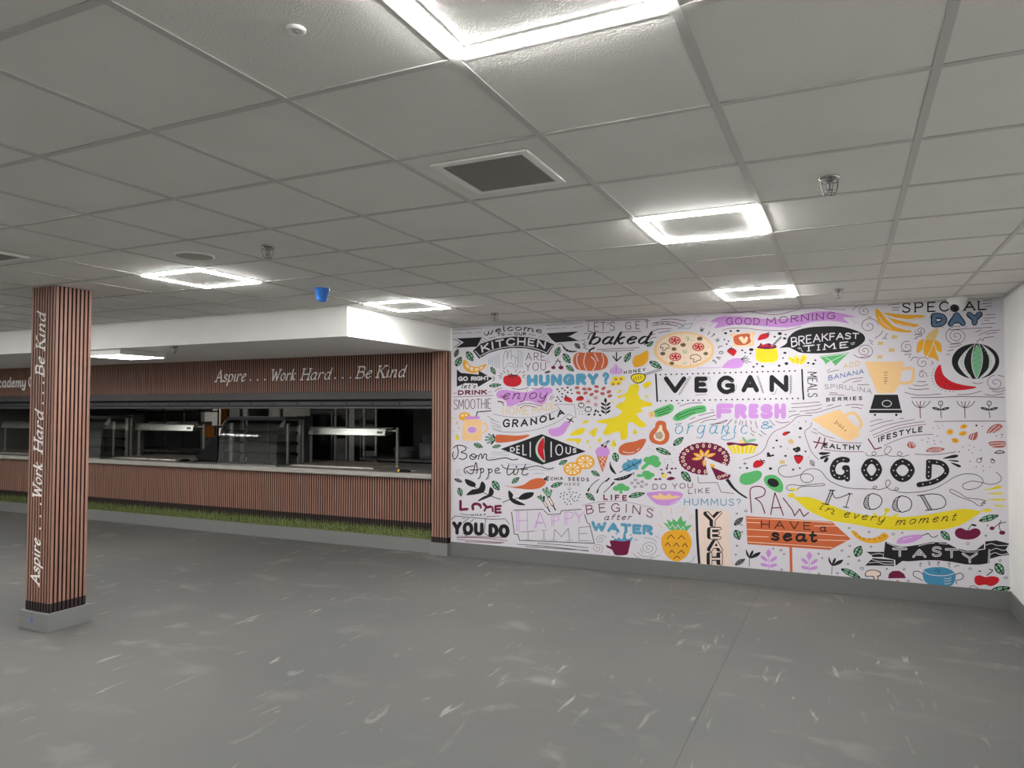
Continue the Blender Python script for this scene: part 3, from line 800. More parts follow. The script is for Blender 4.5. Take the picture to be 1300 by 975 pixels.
for i, x in enumerate((-14.25, -13.75, -13.2, -12.75)):
    tray(x, 11.3, 1.661, .42, .4, .13, M_TRAY, ('leftmost', 'second from left', 'third from left', 'rightmost')[i] + ' deep grey bin on the upper shelf of the rack', 'storage_bin', 'bin', 'bins on the kitchen shelving')
t = thing('door_leaf', 'orange door standing open at the bright kitchen doorway', 'door', (-12.72, 11.9, 0))
leaf_panel = box('panel', -12.775, -12.60, 11.93, 11.975, .01, 2.1, M_ORANGE, t, .004)
box('handle', -12.75, -12.70, 11.90, 11.93, 1.0, 1.03, M_STEEL, leaf_panel)
ob = at_y(262, 548, 10.9)
t = thing('orange_box', 'orange box on a steel stand before the bright kitchen doorway', 'box', (-12.6, 10.6, 0))
q0, q1 = at_y(256.5, 555, 10.6), at_y(268.5, 540.5, 10.6)
box('body', q0.x, q1.x, 10.6, 10.9, q0.z, q1.z, M_ORANGE, t, .01)
box('stand', q0.x + .02, q1.x - .02, 10.62, 10.88, 0, q0.z, M_STEELDK, t)
# steel cabinet with a magenta reflection painted on it, right of the doorway
q0, q1 = at_y(281, 557, 10.0), at_y(300, 540, 10.0)
t = thing('drinks_chiller', 'grey cabinet with a painted magenta reflection behind the glass display cabinet', 'cabinet', ((q0.x + q1.x) / 2, 10.2, 0))
box('body', q0.x, q1.x + .12, 10.0, 10.6, 0, q1.z, M_STEELDK, t, .006)
box('painted_reflection', q0.x + .01, q0.x + .14, 9.994, 9.999, q0.z, q1.z - .03, M_PINK, t)  # thin patch standing in for a reddish reflection on the cabinet front
# tall cabinets along the back seen above the display cabinet
def tall_cabinet(u0, u1, y, ztop, label, m=M_STEEL):
    a, b = at_y(u0, 525, y).x, at_y(u1, 525, y).x
    t = thing('tall_cabinet', label, 'cabinet', ((a + b) / 2, y + .3, 0), 'tall steel cabinets at the back of the kitchen')
    box('body', a, b, y, y + .6, .0, ztop, M_STEELDK, t, .006)
    door = box('door', a + .02, b - .02, y - .02, y, .1, ztop - .03, m, t, .004)
    MB().tube([(b - .06, y - .05, .9), (b - .06, y - .05, 1.3)], .01, M_CHROME).build('handle', door)
tall_cabinet(291, 305, 10.9, 2.0, 'pale steel cabinet just right of the orange door', M_WHITE)
tall_cabinet(308, 315.5, 10.9, 2.0, 'narrow pale cabinet right of the pale steel cabinet', M_WHITE)
tall_cabinet(341, 357, 10.9, 2.0, 'steel cabinet above the right half of the display cabinet')
tall_cabinet(359, 389, 10.9, 2.0, 'wide steel cabinet left of the dark glass oven')
# ------------------------------------------------------------------ printed mural on the far wall
MC = {}
def mcol(key, r, g, b):
    k = .97
    MC[key] = mat('print_' + key, tuple(min(.9, lin(v) * k) for v in (r, g, b)), .6, spec=.12)
for a_ in (('black', 36, 36, 38), ('paper', 205, 202, 209), ('purple', 192, 140, 206), ('maroon', 106, 30, 62), ('red', 184, 34, 44), ('orange', 190, 98, 62), ('yellow', 217, 197, 42),
           ('mustard', 218, 160, 46), ('blue', 84, 146, 176), ('green', 88, 170, 104), ('leafgreen', 124, 176, 142), ('tan', 226, 188, 138), ('brown', 168, 94, 82), ('grey', 118, 118, 122),
           ('plum', 92, 52, 78), ('slate', 86, 112, 142), ('blush', 222, 202, 190), ('cream', 226, 206, 184), ('steel', 122, 146, 166), ('sand', 204, 176, 118), ('navy', 92, 112, 158), ('pot', 66, 132, 166)):
    mcol(*a_)
MX0, MX1, MZ0, MZ1 = PX1 + .004, XR - .004, .150, CEIL - .0055
MURAL = thing('mural', 'white wall mural covered with coloured food drawings and hand lettering', 'mural', ((MX0 + MX1) / 2, YW, 0))
box('paper', MX0, MX1, YW - .0018, YW, MZ0, MZ1, MC['paper'], MURAL)
CROPS = {'A': (560, 370), 'B': (730, 370), 'C': (900, 370), 'D': (1080, 370), 'E': (560, 490), 'F': (730, 490), 'G': (900, 490), 'H': (1080, 490), 'I': (560, 590), 'J': (730, 590), 'K': (900, 600), 'L': (1080, 610)}
class Pen:
    mb = None; sub = None; name = None; org = (0, 0); n = 0; idx = 0
def drop():
    if Pen.mb and Pen.mb.f:
        o = Pen.mb.build(Pen.name, MURAL, recalc=False)
        if Pen.label: o['label'] = Pen.label
        if Pen.sub and Pen.sub.f: Pen.sub.build('lettering', o, recalc=False)
def M(name, crop=None, label=None):
    drop(); Pen.mb = MB(); Pen.sub = MB() if label and 'reading' in label and name != 'lettering' else None; Pen.name = name; Pen.label = label; Pen.n = 0; Pen.idx += 1
    if crop: Pen.org = CROPS[crop]
def put(polys, col, to=None, starts=(0,)):
    d0 = Pen.n
    Pen.n += max(.00012, min(len(polys), 60) * .000008 + .00003)
    for k, poly in enumerate(polys):
        y = YW - .0022 - d0 - (k - max([q for q in starts if q <= k], default=0)) % 60 * .000008
        vs = []
        for a, b in poly:
            p = at_y(Pen.org[0] + a / 6.5, Pen.org[1] + b / 6.5, YW)
            vs.append((min(max(p.x, MX0), MX1), y, min(max(p.z, MZ0), MZ1)))
        ar = sum(vs[i][0] * vs[(i + 1) % len(vs)][2] - vs[(i + 1) % len(vs)][0] * vs[i][2] for i in range(len(vs)))
        if abs(ar) < 1e-9: continue
        if ar < 0: vs.reverse()
        (to or Pen.mb).add(vs, [tuple(range(len(vs)))], MC[col])
def P(col, s, sm=True): put([catmull(pts(s), True, 4) if sm else pts(s)], col)
def S(col, w, s, sm=True, closed=False, nib=None):
    out = []
    for part in s.split('/'):
        q = pts(part)
        out += ribbon(catmull(q, closed, 4) if sm else q, w, closed, nib)
    put(out, col)
def Em(col, s):
    """several ellipses: x,y,rx,ry[,rot]"""
    put([disc((e[0], e[1]), e[2], e[3] if len(e) > 3 else e[2] * .8, e[4] if len(e) > 4 else 0, 16) for e in pts(s)], col)
def O(col, w, s):
    out = []
    for e in pts(s): out += ribbon(disc((e[0], e[1]), e[2], e[3] if len(e) > 3 else e[2], e[4] if len(e) > 4 else 0, 20), w, True)
    put(out, col)
def T(col, text, x0, y0, x1, y1, h0, w, h1=None, arc=0, **kw):
    h1 = h0 if h1 is None else h1
    L = math.hypot(x1 - x0, y1 - y0) or 1; bx, by = (x1 - x0) / L, (y1 - y0) / L
    upx, upy = (by, -bx) if (abs(arc) < 1e-6 and abs(by) > .5) or kw.pop('rot', False) else (0, -1)
    def place(u, v):
        l = w / 2 + u * (L - w)
        h = h0 + (h1 - h0) * u
        t = w / 2 + v * (h - w)
        a = arc * 4 * u * (1 - u)
        sl = 0
        ux, uy = upx, upy
        if arc:
            g = arc * 4 * (1 - 2 * u) / L; ux = -g * .55; uy = -1
        return (x0 + bx * l + ux * t, y0 + by * l - a + uy * t)
    st = []
    put(letters(text, place, w, starts=st, **kw), col, Pen.sub, st)
def TL(col, ch, cx, cy, h, ang, w):
    gw = float(FONT[ch].split(';')[0]) / 100 * h * .8
    ca, sa = math.cos(math.radians(ang)), math.sin(math.radians(ang))
    put(letters(ch, lambda u, v: (cx + (u - .5) * gw * ca + (v - .5) * h * sa, cy + (u - .5) * gw * sa - (v - .5) * h * ca), w), col)
def leaf(crop, s, fill='leafgreen', edge='black'):
    for x, y, l, w, a in pts(s):
        M('leaf_drawing', crop)
        ca, sa = math.cos(math.radians(a)), math.sin(math.radians(a))
        def q(u, v): return (x + u * l * ca - v * w * sa, y + u * l * sa + v * w * ca)
        P(edge, [q(-.5, .02), q(-.28, -.4), q(0, -.5), q(.28, -.34), q(.5, 0), q(.25, .36), q(0, .5), q(-.3, .38)])
        if fill:
            for sg in (-1, 1):
                for u0, u1, m0, m1 in ((-.36, -.13, .26, .36), (-.07, .14, .38, .33), (.20, .36, .24, .14)):
                    put([[q(u0, sg * .09), q(u1, sg * .07), q(u1 + .03, sg * m1), q(u0 + .02, sg * m0)]], fill)
def spiral(crop, s, col='plum', w=4.5):
    for x, y, r, turns, st in pts(s):
        M('swirl_drawing', crop)
        n = int(turns * 14)
        q = [(x + r * (.08 + .92 * i / n) * math.cos(st + i / 14 * 2 * math.pi), y + r * .85 * (.08 + .92 * i / n) * math.sin(st + i / 14 * 2 * math.pi)) for i in range(n + 1)]
        put(ribbon(q, w), col)
def lines(crop, col, w, s, name='line_drawing'):
    M(name, crop); S(col, w, s)
def lettering(crop, label): M('lettering', crop, label)

# ---- top left
lines('A', 'grey', 4, '95,320 200,313 340,306/100,346 175,344/205,343 250,341/285,340 330,337/868,283 1000,272 1160,262/872,308 975,303/1000,300 1025,299/1095,297 1165,288')
M('banner_drawing', 'A', 'black KITCHEN ribbon banner')
P('black', '128,388 338,378 296,456 120,466 188,420', False)
S('black', 5, '105,392 162,421 105,465', False)
P('black', '872,345 1130,330 1045,372 1136,407 945,422 912,396', False)
S('black', 4, '1130,330 1052,372 1138,410', False)
P('black', '262,490 330,430 450,392 600,372 740,380 850,405 934,438 882,522 800,492 700,470 590,466 480,482 390,510 315,556', False)
S('paper', 6, '282,492 328,543/918,446 872,508/330,530 400,494 490,468 590,453 700,457 800,478 870,506')
S('grey', 4, '338,382 400,412/322,396 372,424/312,416 352,438/300,438 332,454/868,350 800,384/880,366 828,394/893,384 852,402/906,404 878,414')
T('paper', 'KITCHEN', 338, 506, 858, 474, 64, 13, arc=44, gap=34)
lettering('A', 'small black lettering reading welcome to our')
T('black', 'welcome', 356, 372, 832, 352, 52, 9, arc=36, gap=22, nib=(30, .45))
T('black', 'TO', 465, 370, 525, 366, 24, 6, gap=40); T('black', 'OUR', 605, 362, 702, 364, 26, 6, gap=34)
S('black', 4, '395,388 448,375/548,356 582,353/722,352 782,364')
M('hand_drawing', 'A')
S('steel', 4.5, '395,560 395,600/410,545 410,606/426,540 426,616/445,532 445,620/462,522 462,628/480,512 480,634/635,482 635,640/652,490 652,636/670,492 670,632')
S('steel', 5, '512,640 514,560 525,502 538,490 547,508 546,560 556,505 572,486 582,502 580,560/580,542 600,530 613,546 611,600/612,552 630,546 637,568 630,612 600,636/545,602 575,590 600,606 590,622 560,616/520,642 545,612')
lettering('A', 'thin plum lettering reading ARE YOU')
T('plum', 'ARE', 698, 571, 860, 570, 66, 5.5, gap=36); T('plum', 'YOU', 694, 660, 866, 650, 70, 5.5, gap=34)
S('grey', 4, '868,575 884,560/876,590 902,578')
M('cherry_drawing', 'A')
S('black', 5, '925,622 945,595 965,560 963,553/988,620 982,590 965,560/945,578 965,574 992,580')
Em('maroon', '927,628,18,14 990,628,21,16')
leaf('A', '128,508,74,38,-65', 'grey'); leaf('A', '145,578,90,52,-58'); leaf('A', '238,535,94,56,58'); leaf('A', '430,655,72,38,60'); leaf('A', '447,775,104,34,-5')
leaf('A', '962,497,86,48,-66'); leaf('A', '1038,553,98,54,55'); leaf('A', '1065,635,80,42,35'); leaf('A', '1126,450,62,38,45', 'grey'); leaf('A', '880,665,54,20,-15', 'grey')
M('pea_pod_drawing', 'A')
P('black', '1005,442 1030,470 1070,487 1127,492 1082,503 1035,494 1010,468'); S('black', 5, '965,438 985,432 1003,442 1010,452')
Em('grey', '1032,478,7,5 1055,488,7,5 1080,494,6,4')
M('lemon_slice_drawing', 'A')
P('mustard', '182,575 202,568 245,612 300,622 372,598 365,622 330,652 282,673 230,666 195,640 180,606')
P('cream', '202,590 235,615 225,640 205,620', False); P('cream', '243,622 270,632 262,658 235,648', False); P('cream', '282,634 305,632 312,648 280,660', False); P('cream', '318,628 350,614 340,634 322,642', False)
M('arrow_drawing', 'A', 'black arrow reading GO RIGHT')
P('black', '130,642 165,672 310,686 312,654 426,718 304,790 300,760 196,757 130,787', False)
S('black', 5, '424,698 443,718 427,740', False)
T('paper', 'GO', 142, 740, 222, 738, 38, 9.5); T('paper', 'RIGHT', 248, 738, 402, 732, 36, 9)
lettering('A', 'lettering reading let\'s DRINK SMOOTHIE')
T('black', "let's", 165, 801, 285, 799, 38, 5.5, slant=.25)
T('maroon', 'DRINK', 140, 856, 380, 850, 40, 11, serif=8, gap=34)
S('plum', 4, '100,840 130,838/385,832 412,829/100,871 260,866 430,858')
T('plum', 'SMOOTHIE', 106, 976, 415, 966, 84, 5.5, gap=22)
M('tomato_drawing', 'A')
P('red', '513,735 520,705 550,692 590,690 630,692 655,708 664,740 650,770 610,786 560,783 525,765')
S('black', 6, '590,690 550,685/590,690 560,712/590,690 590,718/590,690 622,706/590,690 636,688/590,690 575,674')
S('black', 5, '545,648 557,670/620,645 615,666/656,660 638,674/488,672 508,684/475,695 500,698/482,716 500,711/692,660 672,672/674,690 696,690/672,704 692,712/513,655 530,672')
lettering('A', 'heavy blue lettering reading HUNGRY')
T('blue', 'HUNGRY', 708, 784, 1300, 772, 98, 33, gap=46)
T('blue', '?', 1332, 772, 1388, 770, 104, 24)
M('blob_drawing', 'A', 'purple blob reading enjoy')
P('purple', '455,850 475,820 520,812 600,822 700,832 780,810 860,793 912,800 918,832 880,862 870,900 840,932 790,925 740,906 690,905 640,925 580,947 545,945 538,910 510,890 470,880')
T('plum', 'enjoy', 505, 893, 868, 886, 84, 7.5, slant=.2, gap=26)
S('plum', 6, '490,860 515,875 540,868/470,905 500,910 520,922')
S('plum', 5, '445,825 470,805 505,797/585,800 650,808 720,795/750,800 800,805 845,790/897,895 905,870 926,855/912,897 918,880 936,870/470,910 500,915 520,945/630,945 680,925 740,925 830,945/652,962 700,940 782,957')
M('seed_drawing', 'A')
Em('black', '960,808,9,6,-20 1000,800,9,6 1045,793,10,7 975,826,8,6 1020,815,8,6 1072,812,9,6 1000,845,9,6 1045,833,9,7 1080,843,8,6 960,872,9,6 1000,870,8,6 950,900,8,6 986,906,9,6 1030,860,8,6 972,888,8,6')
M('bean_drawing', 'B')
for x, y in pts('18,795 77,805 120,806 178,785 236,800 28,836 87,838 177,825 280,828 137,850 228,843 288,862'):
    Em('brown', '%g,%g,20,13,%g' % (x, y, (x * 7 % 50) - 35))
M('strawberry_drawing', 'A'); P('red', '1013,885 1030,868 1055,872 1080,890 1082,915 1050,912 1022,902'); S('black', 6, '1022,872 1036,880/1030,866 1042,876')
M('strawberry_drawing', 'A'); P('red', '1113,895 1130,868 1158,865 1180,880 1165,900 1130,902'); S('black', 6, '1150,860 1160,876/1165,866 1172,880')
M('asterisk_drawing', 'B')
for x, y in pts('172,878 110,907 172,935'):
    for k in range(3):
        a = k * math.pi / 3 + .2
        S('brown', 5, '%g,%g %g,%g' % (x - 22 * math.cos(a), y - 20 * math.sin(a), x + 22 * math.cos(a), y + 20 * math.sin(a)))
M('walnut_drawing', 'B'); O('black', 6, '52,938,24,19 110,972,26,21'); S('black', 5, '40,922 58,930/98,955 118,960')
M('seed_drawing', 'F'); Em('black', '170,205,15,8,-60 115,236,14,7,-25 162,235,13,8,-50 207,241,13,7,35 190,212,12,7,50 20,188,4 45,185,4 70,185,4 35,208,4 60,208,4 82,205,4 35,232,4 62,234,4 88,225,4')
M('sprig_drawing', 'F', 'black leafy sprig')
S('black', 6, '255,238 253,105'); P('black', '240,120 252,98 264,122 252,142')
for y, s in ((150, 34), (182, 38), (212, 40)):
    Em('black', '%g,%g,22,9,35' % (232, y)); Em('black', '%g,%g,22,9,-35' % (276, y))

# ---- baked, pumpkin, pizza, honey
lettering('B', "lettering reading LET'S GET baked")
T('plum', "LET'S", 108, 334, 330, 324, 76, 5.5, gap=26); T('plum', 'GET', 416, 318, 618, 304, 66, 5.5, gap=70)
T('black', 'baked', 108, 446, 600, 440, 112, 21, slant=.35, gap=24, nib=(20, .3))
S('black', 8, '108,395 125,350 160,342/575,440 600,420')
S('plum', 4.5, '75,348 105,346/90,246 300,238 600,232/185,342 290,338/380,334 545,330/182,480 350,472 530,465/220,493 350,490 490,483/50,405 85,400')
S('plum', 5, '640,262 740,250 850,264 900,290/640,282 740,272 850,284/715,234 800,228 915,244/640,330 690,312 795,306/690,342 790,324/600,370 660,350/620,398 640,382 672,378')
S('steel', 5, '970,264 945,306 848,304 890,288 880,276 970,264', False)
S('plum', 5, '665,266 690,264/708,264 735,262/755,264 785,268')
M('pumpkin_drawing', 'B')
P('orange', '-15,555 0,520 30,502 70,506 120,500 170,503 220,506 255,530 273,570 262,620 225,645 170,653 120,656 60,650 15,640 -10,600')
S('paper', 7, '30,512 14,545 20,600 42,640/90,505 74,570 78,610 95,650/135,540 165,572 168,610 148,650/160,512 185,560 190,575/222,518 238,570 220,632')
S('black', 15, '118,494 130,480 158,466'); S('black', 5, '88,418 68,436 92,446 72,462 106,478')
M('turnip_drawing', 'B'); P('purple', '340,594 362,625 391,645 380,680 340,683 300,680 287,650 312,625'); S('paper', 4, '340,600 325,640 330,680/345,600 360,640 350,680/320,625 305,650 312,676/365,630 374,655 368,676')
S('black', 10, '343,575 343,505/343,575 314,534/343,575 380,540')
leaf('B', '435,542,95,46,-58'); leaf('B', '665,605,115,50,28'); leaf('B', '620,433,68,38,-35')
M('lemon_drawing', 'B'); P('mustard', '475,578 490,540 540,515 600,487 608,520 602,570 560,612 500,626 480,605')
M('honey_dipper_drawing', 'B')
S('black', 5, '575,693 650,668 722,646/572,682 650,655 715,634')
P('black', '460,716 476,686 530,675 580,688 580,722 546,755 498,755'); P('yellow', '467,716 481,692 530,682 573,692 573,720 543,747 501,748')
S('black', 5, '500,705 508,730/520,700 528,725/540,697 548,720/485,715 492,735')
lettering('B', 'small black lettering reading HONEY'); T('black', 'HONEY', 402, 684, 582, 658, 28, 6, gap=60)
M('olive_drawing', 'B'); Em('yellow', '335,720,28,20 386,718,27,20 318,758,28,21 360,755,25,19'); Em('brown', '338,726,11,8 380,722,10,8 315,765,11,9 358,762,10,8')
M('splat_drawing', 'F', 'big yellow honey splat')
P('yellow', '470,-12 520,-16 530,30 520,60 545,110 600,130 637,145 630,166 560,176 545,192 560,212 520,225 510,240 540,275 582,310 580,335 545,343 500,320 465,296 440,310 435,345 435,420 415,441 380,440 374,400 358,375 310,390 265,405 233,390 245,360 263,315 190,305 184,290 240,275 320,260 370,235 385,205 340,176 345,155 400,130 415,105 405,90 360,102 353,85 410,65 440,30 445,5')
for s in ('350,60 360,38 385,32 376,52', '562,-20 620,-38 632,-16 600,12 582,22 562,-5', '578,72 610,92 598,96 580,86', '490,354 515,388 480,396', '60,300 90,284 116,288 98,306 62,309', '118,380 180,345 178,378 160,420 135,405', '-35,390 20,358 78,345 76,380 40,402 -30,410', '183,450 216,424 210,462', '300,490 320,440 340,490 318,503', '-70,438 45,436 42,460 22,484 4,458 -65,452', '92,458 105,446 118,460 104,474', '118,502 126,496 132,508 124,516', '303,128 314,120 320,130 310,138'):
    M('honey_drop_drawing', 'F'); P('yellow', s)
M('pizza_drawing', 'B')
Em('tan', '900,484,250,152'); put([disc((900, 484), 250, 152, 0, 40)], 'tan'); put([disc((902, 479), 226, 132, 0, 40)], 'cream')
for x, y in pts('823,405 1018,458 828,540'):
    Em('red', '%g,%g,50,35' % (x, y)); O('cream', 4, '%g,%g,38,26' % (x, y))
    for k in range(5):
        a = k * 1.2566 + .3; S('cream', 7, '%g,%g %g,%g' % (x + 16 * math.cos(a), y + 12 * math.sin(a), x + 30 * math.cos(a + .25), y + 21 * math.sin(a + .25)))
for x, y, r in pts('893,441,22 818,476,20 725,513,21 1030,390,23 1080,513,19 800,593,19'):
    Em('black', '%g,%g,%g,%g' % (x, y, r, r * .72)); O('sand', 3, '%g,%g,%g,%g' % (x, y, r * .55, r * .36))
S('black', 5, '703,465 715,440 750,431 778,450 776,470 752,470 747,486 720,483 728,463 703,465/952,556 960,530 1000,521 1037,540 1037,566 1012,568 1002,582 976,581 985,560 952,556')
Em('black', '780,370,3 880,360,3 960,400,3 985,365,3 980,405,3 1100,430,3 1105,460,3 740,420,3 760,465,3 725,545,3 760,545,3 905,545,3 955,600,4 1075,548,3 840,605,3 690,480,3 870,515,3')
leaf('B', '925,390,58,44,-82'); leaf('B', '908,495,56,44,55'); leaf('B', '905,590,66,24,-10')
lettering('B', 'small curved lettering reading WITH LOVE')
for ch, x, y, a in (('W', 1047, 316, 22), ('I', 1103, 345, 32), ('T', 1138, 364, 45), ('H', 1176, 402, 60), ('L', 1202, 459, 78), ('O', 1206, 505, 92), ('V', 1184, 548, 108), ('E', 1150, 580, 128)):
    TL('black', ch, x, y, 32, a, 5.5)

# ---- good morning, breakfast, vegan
M('banner_drawing', 'C', 'purple ribbon reading GOOD MORNING')
P('purple', '5,250 70,212 130,203 250,206 330,214 500,230 650,224 760,190 880,164 1000,164 1100,182 1222,210 1102,216 1160,266 1080,250 980,240 860,250 740,284 640,298 500,292 360,280 250,272 150,285 40,306 78,258', False)
S('purple', 4, '5,290 40,258 70,256/1165,212 1195,250 1222,256')
T('plum', 'GOOD', 143, 274, 420, 276, 58, 6.5, serif=9, gap=34); T('plum', 'MORNING', 474, 276, 1042, 226, 56, 6.5, arc=4, serif=11, gap=36)
S('plum', 4, '120,178 240,176 330,168 420,182 560,192 680,166 800,136 900,130 960,146 1130,150/110,326 160,306 300,302 420,318 620,322 760,290/330,155 380,166/1000,128 1060,124')
S('purple', 4, '-100,252 -60,238 -20,238/-120,215 -60,205/-130,240 -105,228')
M('toast_drawing', 'C')
P('tan', '174,350 240,346 372,334 381,352 362,376 370,442 300,452 210,452 195,386'); P('cream', '192,376 232,352 345,346 350,380 356,425 300,448 218,442', True); P('orange', '202,382 232,358 332,348 340,382 346,418 300,442 222,438')
P('cream', '246,382 275,372 290,392 305,372 322,385 308,420 285,430 262,405'); S('yellow', 5, '262,385 282,402 300,385/285,402 288,420')
M('strawberry_drawing', 'C'); P('red', '403,402 415,370 440,350 485,346 496,366 480,386 440,398'); S('black', 7, '478,348 498,338/486,360 500,352')
M('strawberry_drawing', 'C'); P('red', '150,495 165,475 210,475 229,495 205,532 180,520'); S('black', 7, '170,470 208,474/185,458 190,474/160,480 180,476')
M('dot_drawing', 'C'); Em('black', '138,345,13,9 180,327,10,8 240,325,14,9 128,397,8,6 162,410,8,6 147,435,9,6 350,480,19,12 275,486,9,7 300,505,8,6 343,512,9,7 585,348,18,12 543,374,10,7 633,355,9,6 625,388,15,9 627,507,14,9 612,550,8,6 640,595,16,12 580,613,12,9 397,598,9,7 368,622,10,7 443,618,12,8 820,590,10,8 863,597,12,9 878,568,9,7')
M('beet_drawing', 'C'); P('purple', '110,626 160,570 220,550 270,555 286,580 270,622 210,636 150,632'); S('purple', 5, '-100,632 0,630 60,630 118,622')
S('black', 5, '265,556 285,545 302,530/268,560 300,548 322,538/272,565 305,556 332,560/278,572 310,572 346,586/282,580 300,586 318,590')
M('jam_pot_drawing', 'C', 'yellow pot of red jam with a spoon')
P('yellow', '390,472 550,470 566,500 573,540 555,576 480,589 410,580 385,545 388,500'); P('maroon', '398,466 415,445 430,425 445,440 470,432 500,428 520,440 550,442 554,466 480,476')
Em('red', '440,450,16,10 475,446,16,10 515,452,16,10'); S('grey', 17, '524,448 592,380')
M('balloon_drawing', 'C', 'black oval reading BREAKFAST TIME')
P('black', '640,428 655,380 720,325 830,296 960,288 1090,290 1190,314 1262,345 1288,380 1275,420 1200,470 1080,500 900,512 760,506 700,480 655,462 588,467 590,461')
T('paper', 'BREAKFAST', 680, 462, 1238, 392, 82, 9.5, h1=50, arc=16, gap=24); T('paper', 'TIME', 785, 500, 1142, 466, 54, 10, serif=12, gap=44)
S('paper', 4, '733,466 750,476/745,462 765,474/760,482 775,498/1168,430 1205,420/1176,440 1200,434')
M('lemon_wedge_drawing', 'C'); P('yellow', '650,543 700,550 722,575 700,592 678,580'); P('yellow', '714,520 745,560 740,602 720,592 709,555'); P('yellow', '768,530 800,529 806,560 770,602 748,592')
Em('red', '690,566,5,4 735,560,5,4 770,566,5,5 785,552,4,4 728,578,4,4')
M('paper_plane_drawing', 'C'); P('green', '910,535 1157,503 1045,612 1010,575 960,606 955,580', False); S('paper', 5, '922,540 1140,512/958,600 1140,512/1010,575 960,545', False)
lettering('C', 'coloured lettering reading ADD BANANA SPIRULINA BERRIES')
T('sand', 'ADD', 1108, 640, 1245, 610, 42, 6.5, gap=34); T('navy', 'BANANA', 985, 736, 1280, 678, 42, 6.5, gap=30); T('grey', 'SPIRULINA', 955, 806, 1345, 846, 40, 5, arc=12, gap=34); T('black', 'BERRIES', 968, 909, 1265, 896, 32, 7, gap=60)
S('plum', 4.5, '975,655 1000,640/980,669 1030,656 1070,648/1105,755 1180,722 1270,712/1188,750 1255,735/1228,772 1300,768 1320,770/1000,835 1060,840/990,850 1115,856/1130,940 1200,932 1275,939/980,945 1002,936/1180,960 1210,956 1258,967')
M('bracket_drawing', 'C', 'dotted frame with black bars round VEGAN')
S('black', 14, '-438,682 -432,790 -426,906/768,646 774,790 781,890')
for k in range(26):
    t = k / 25
    Em('black', '%g,%g,8,6 %g,%g,8,6' % (-400 + 1110 * t, 687 - 32 * t, -400 + 1136 * t, 903 - 20 * t))
lettering('C', 'very heavy black capitals reading VEGAN')
for ch, x0, x1, yb, h in (('V', -372, -186, 840, 140), ('E', -120, -10, 836, 134), ('G', 66, 216, 848, 154), ('A', 268, 414, 834, 146), ('N', 500, 656, 832, 144)):
    T('black', ch, x0, yb, x1, yb, h, 38)
S('grey', 4, '-165,705 -250,850/-152,712 -240,852/-20,705 10,712 8,735/-60,740 -25,760 -20,800/-20,850 -110,855/395,700 445,835/408,700 452,838/672,695 672,850/682,700 680,835/150,850 215,820 228,770/110,770 150,740 205,738/545,850 560,800/515,845 540,848')
for k in range(9):
    u = k / 8
    S('black', 3, '%g,%g %g,%g/%g,%g %g,%g/%g,%g %g,%g' % (-168 - 85 * u, 705 + 145 * u, -148 - 90 * u, 708 + 145 * u, 396 + 46 * u, 702 + 132 * u, 408 + 46 * u, 698 + 132 * u, 664, 700 + 140 * u, 684, 694 + 140 * u), False)
lettering('C', 'vertical black lettering reading MEALS'); T('black', 'MEALS', 812, 664, 815, 874, 82, 7, gap=24)

# ---- right top
M('banana_bunch_drawing', 'D')
P('mustard', '272,176 420,190 602,198 592,216 480,236 400,222 320,202'); P('mustard', '300,200 400,240 552,270 540,292 460,291 380,272 330,236'); P('mustard', '210,142 262,182 350,280 496,325 480,339 380,331 290,310 230,260 207,200')
S('paper', 6, '262,182 310,240 360,285 470,320/236,210 270,262 330,308/330,205 420,240 540,268/385,262 430,280 500,288/400,222 480,232 560,216/285,190 340,220 420,236')
lettering('D', 'black lettering reading SPECIAL')
T('black', 'SPEC', 424, 178, 812, 166, 86, 12, serif=8, gap=42); T('black', 'I', 846, 160, 862, 160, 80, 12); T('black', 'AL', 932, 162, 1116, 154, 80, 12, serif=9, gap=30)
M('lettering', 'D', 'slate blue outlined lettering reading DAY')
T('black', 'DAY', 660, 298, 1090, 282, 120, 50, gap=40, serif=6); T('slate', 'DAY', 672, 290, 1080, 274, 106, 32, gap=44, serif=6)
random.seed(8)
for k in range(60):
    a, b = random.uniform(650, 1090), random.uniform(178, 298)
    Em('black', '%g,%g,3.2,3.2' % (a, b))
lines('D', 'plum', 4.5, '310,112 400,105/338,136 402,132/344,156 396,151/1090,76 1168,70/1085,101 1160,96/1110,125 1165,120/1110,194 1190,190/1095,221 1195,217/1100,240 1142,237/1082,268 1190,262/810,318 980,306 1168,296/1030,335 1080,318/1055,362 1130,328 1232,318/1110,352 1205,338/140,210 172,214/18,155 40,130 62,124')
spiral('D', '115,162,55,1.7,1 150,285,82,1.6,2.6 115,490,76,2.2,1.2 465,458,58,1.7,1 575,325,46,1.8,4.5 872,368,98,2.7,1 595,590,60,1.5,2.5 590,690,40,1.4,4.5 1195,755,78,1.6,1')
lines('D', 'plum', 5, '265,325 240,360 200,388/300,345 285,375 262,392/280,385 298,392/150,400 185,415/160,420 180,438/25,522 70,545 160,530/415,490 470,500 500,488/442,522 500,516/480,548 492,528/498,572 515,545 560,545/525,360 585,345/535,378 590,366/525,390 548,388/665,575 680,590 664,605/570,660 600,650/550,745 620,744/518,772 580,780 635,768/478,796 540,810 645,802/445,832 560,856 745,846/880,852 980,848 1075,822/1005,752 1050,762 1088,752/1105,850 1180,858 1262,840/1140,800 1200,812 1270,792/1165,822 1220,830 1275,812/1215,690 1265,705/820,440 900,420/815,460 870,455 912,438/800,492 850,480/790,522 815,518/1040,418 1070,390 1090,408 1100,385 1140,378 1180,372')
M('peeled_banana_drawing', 'D')
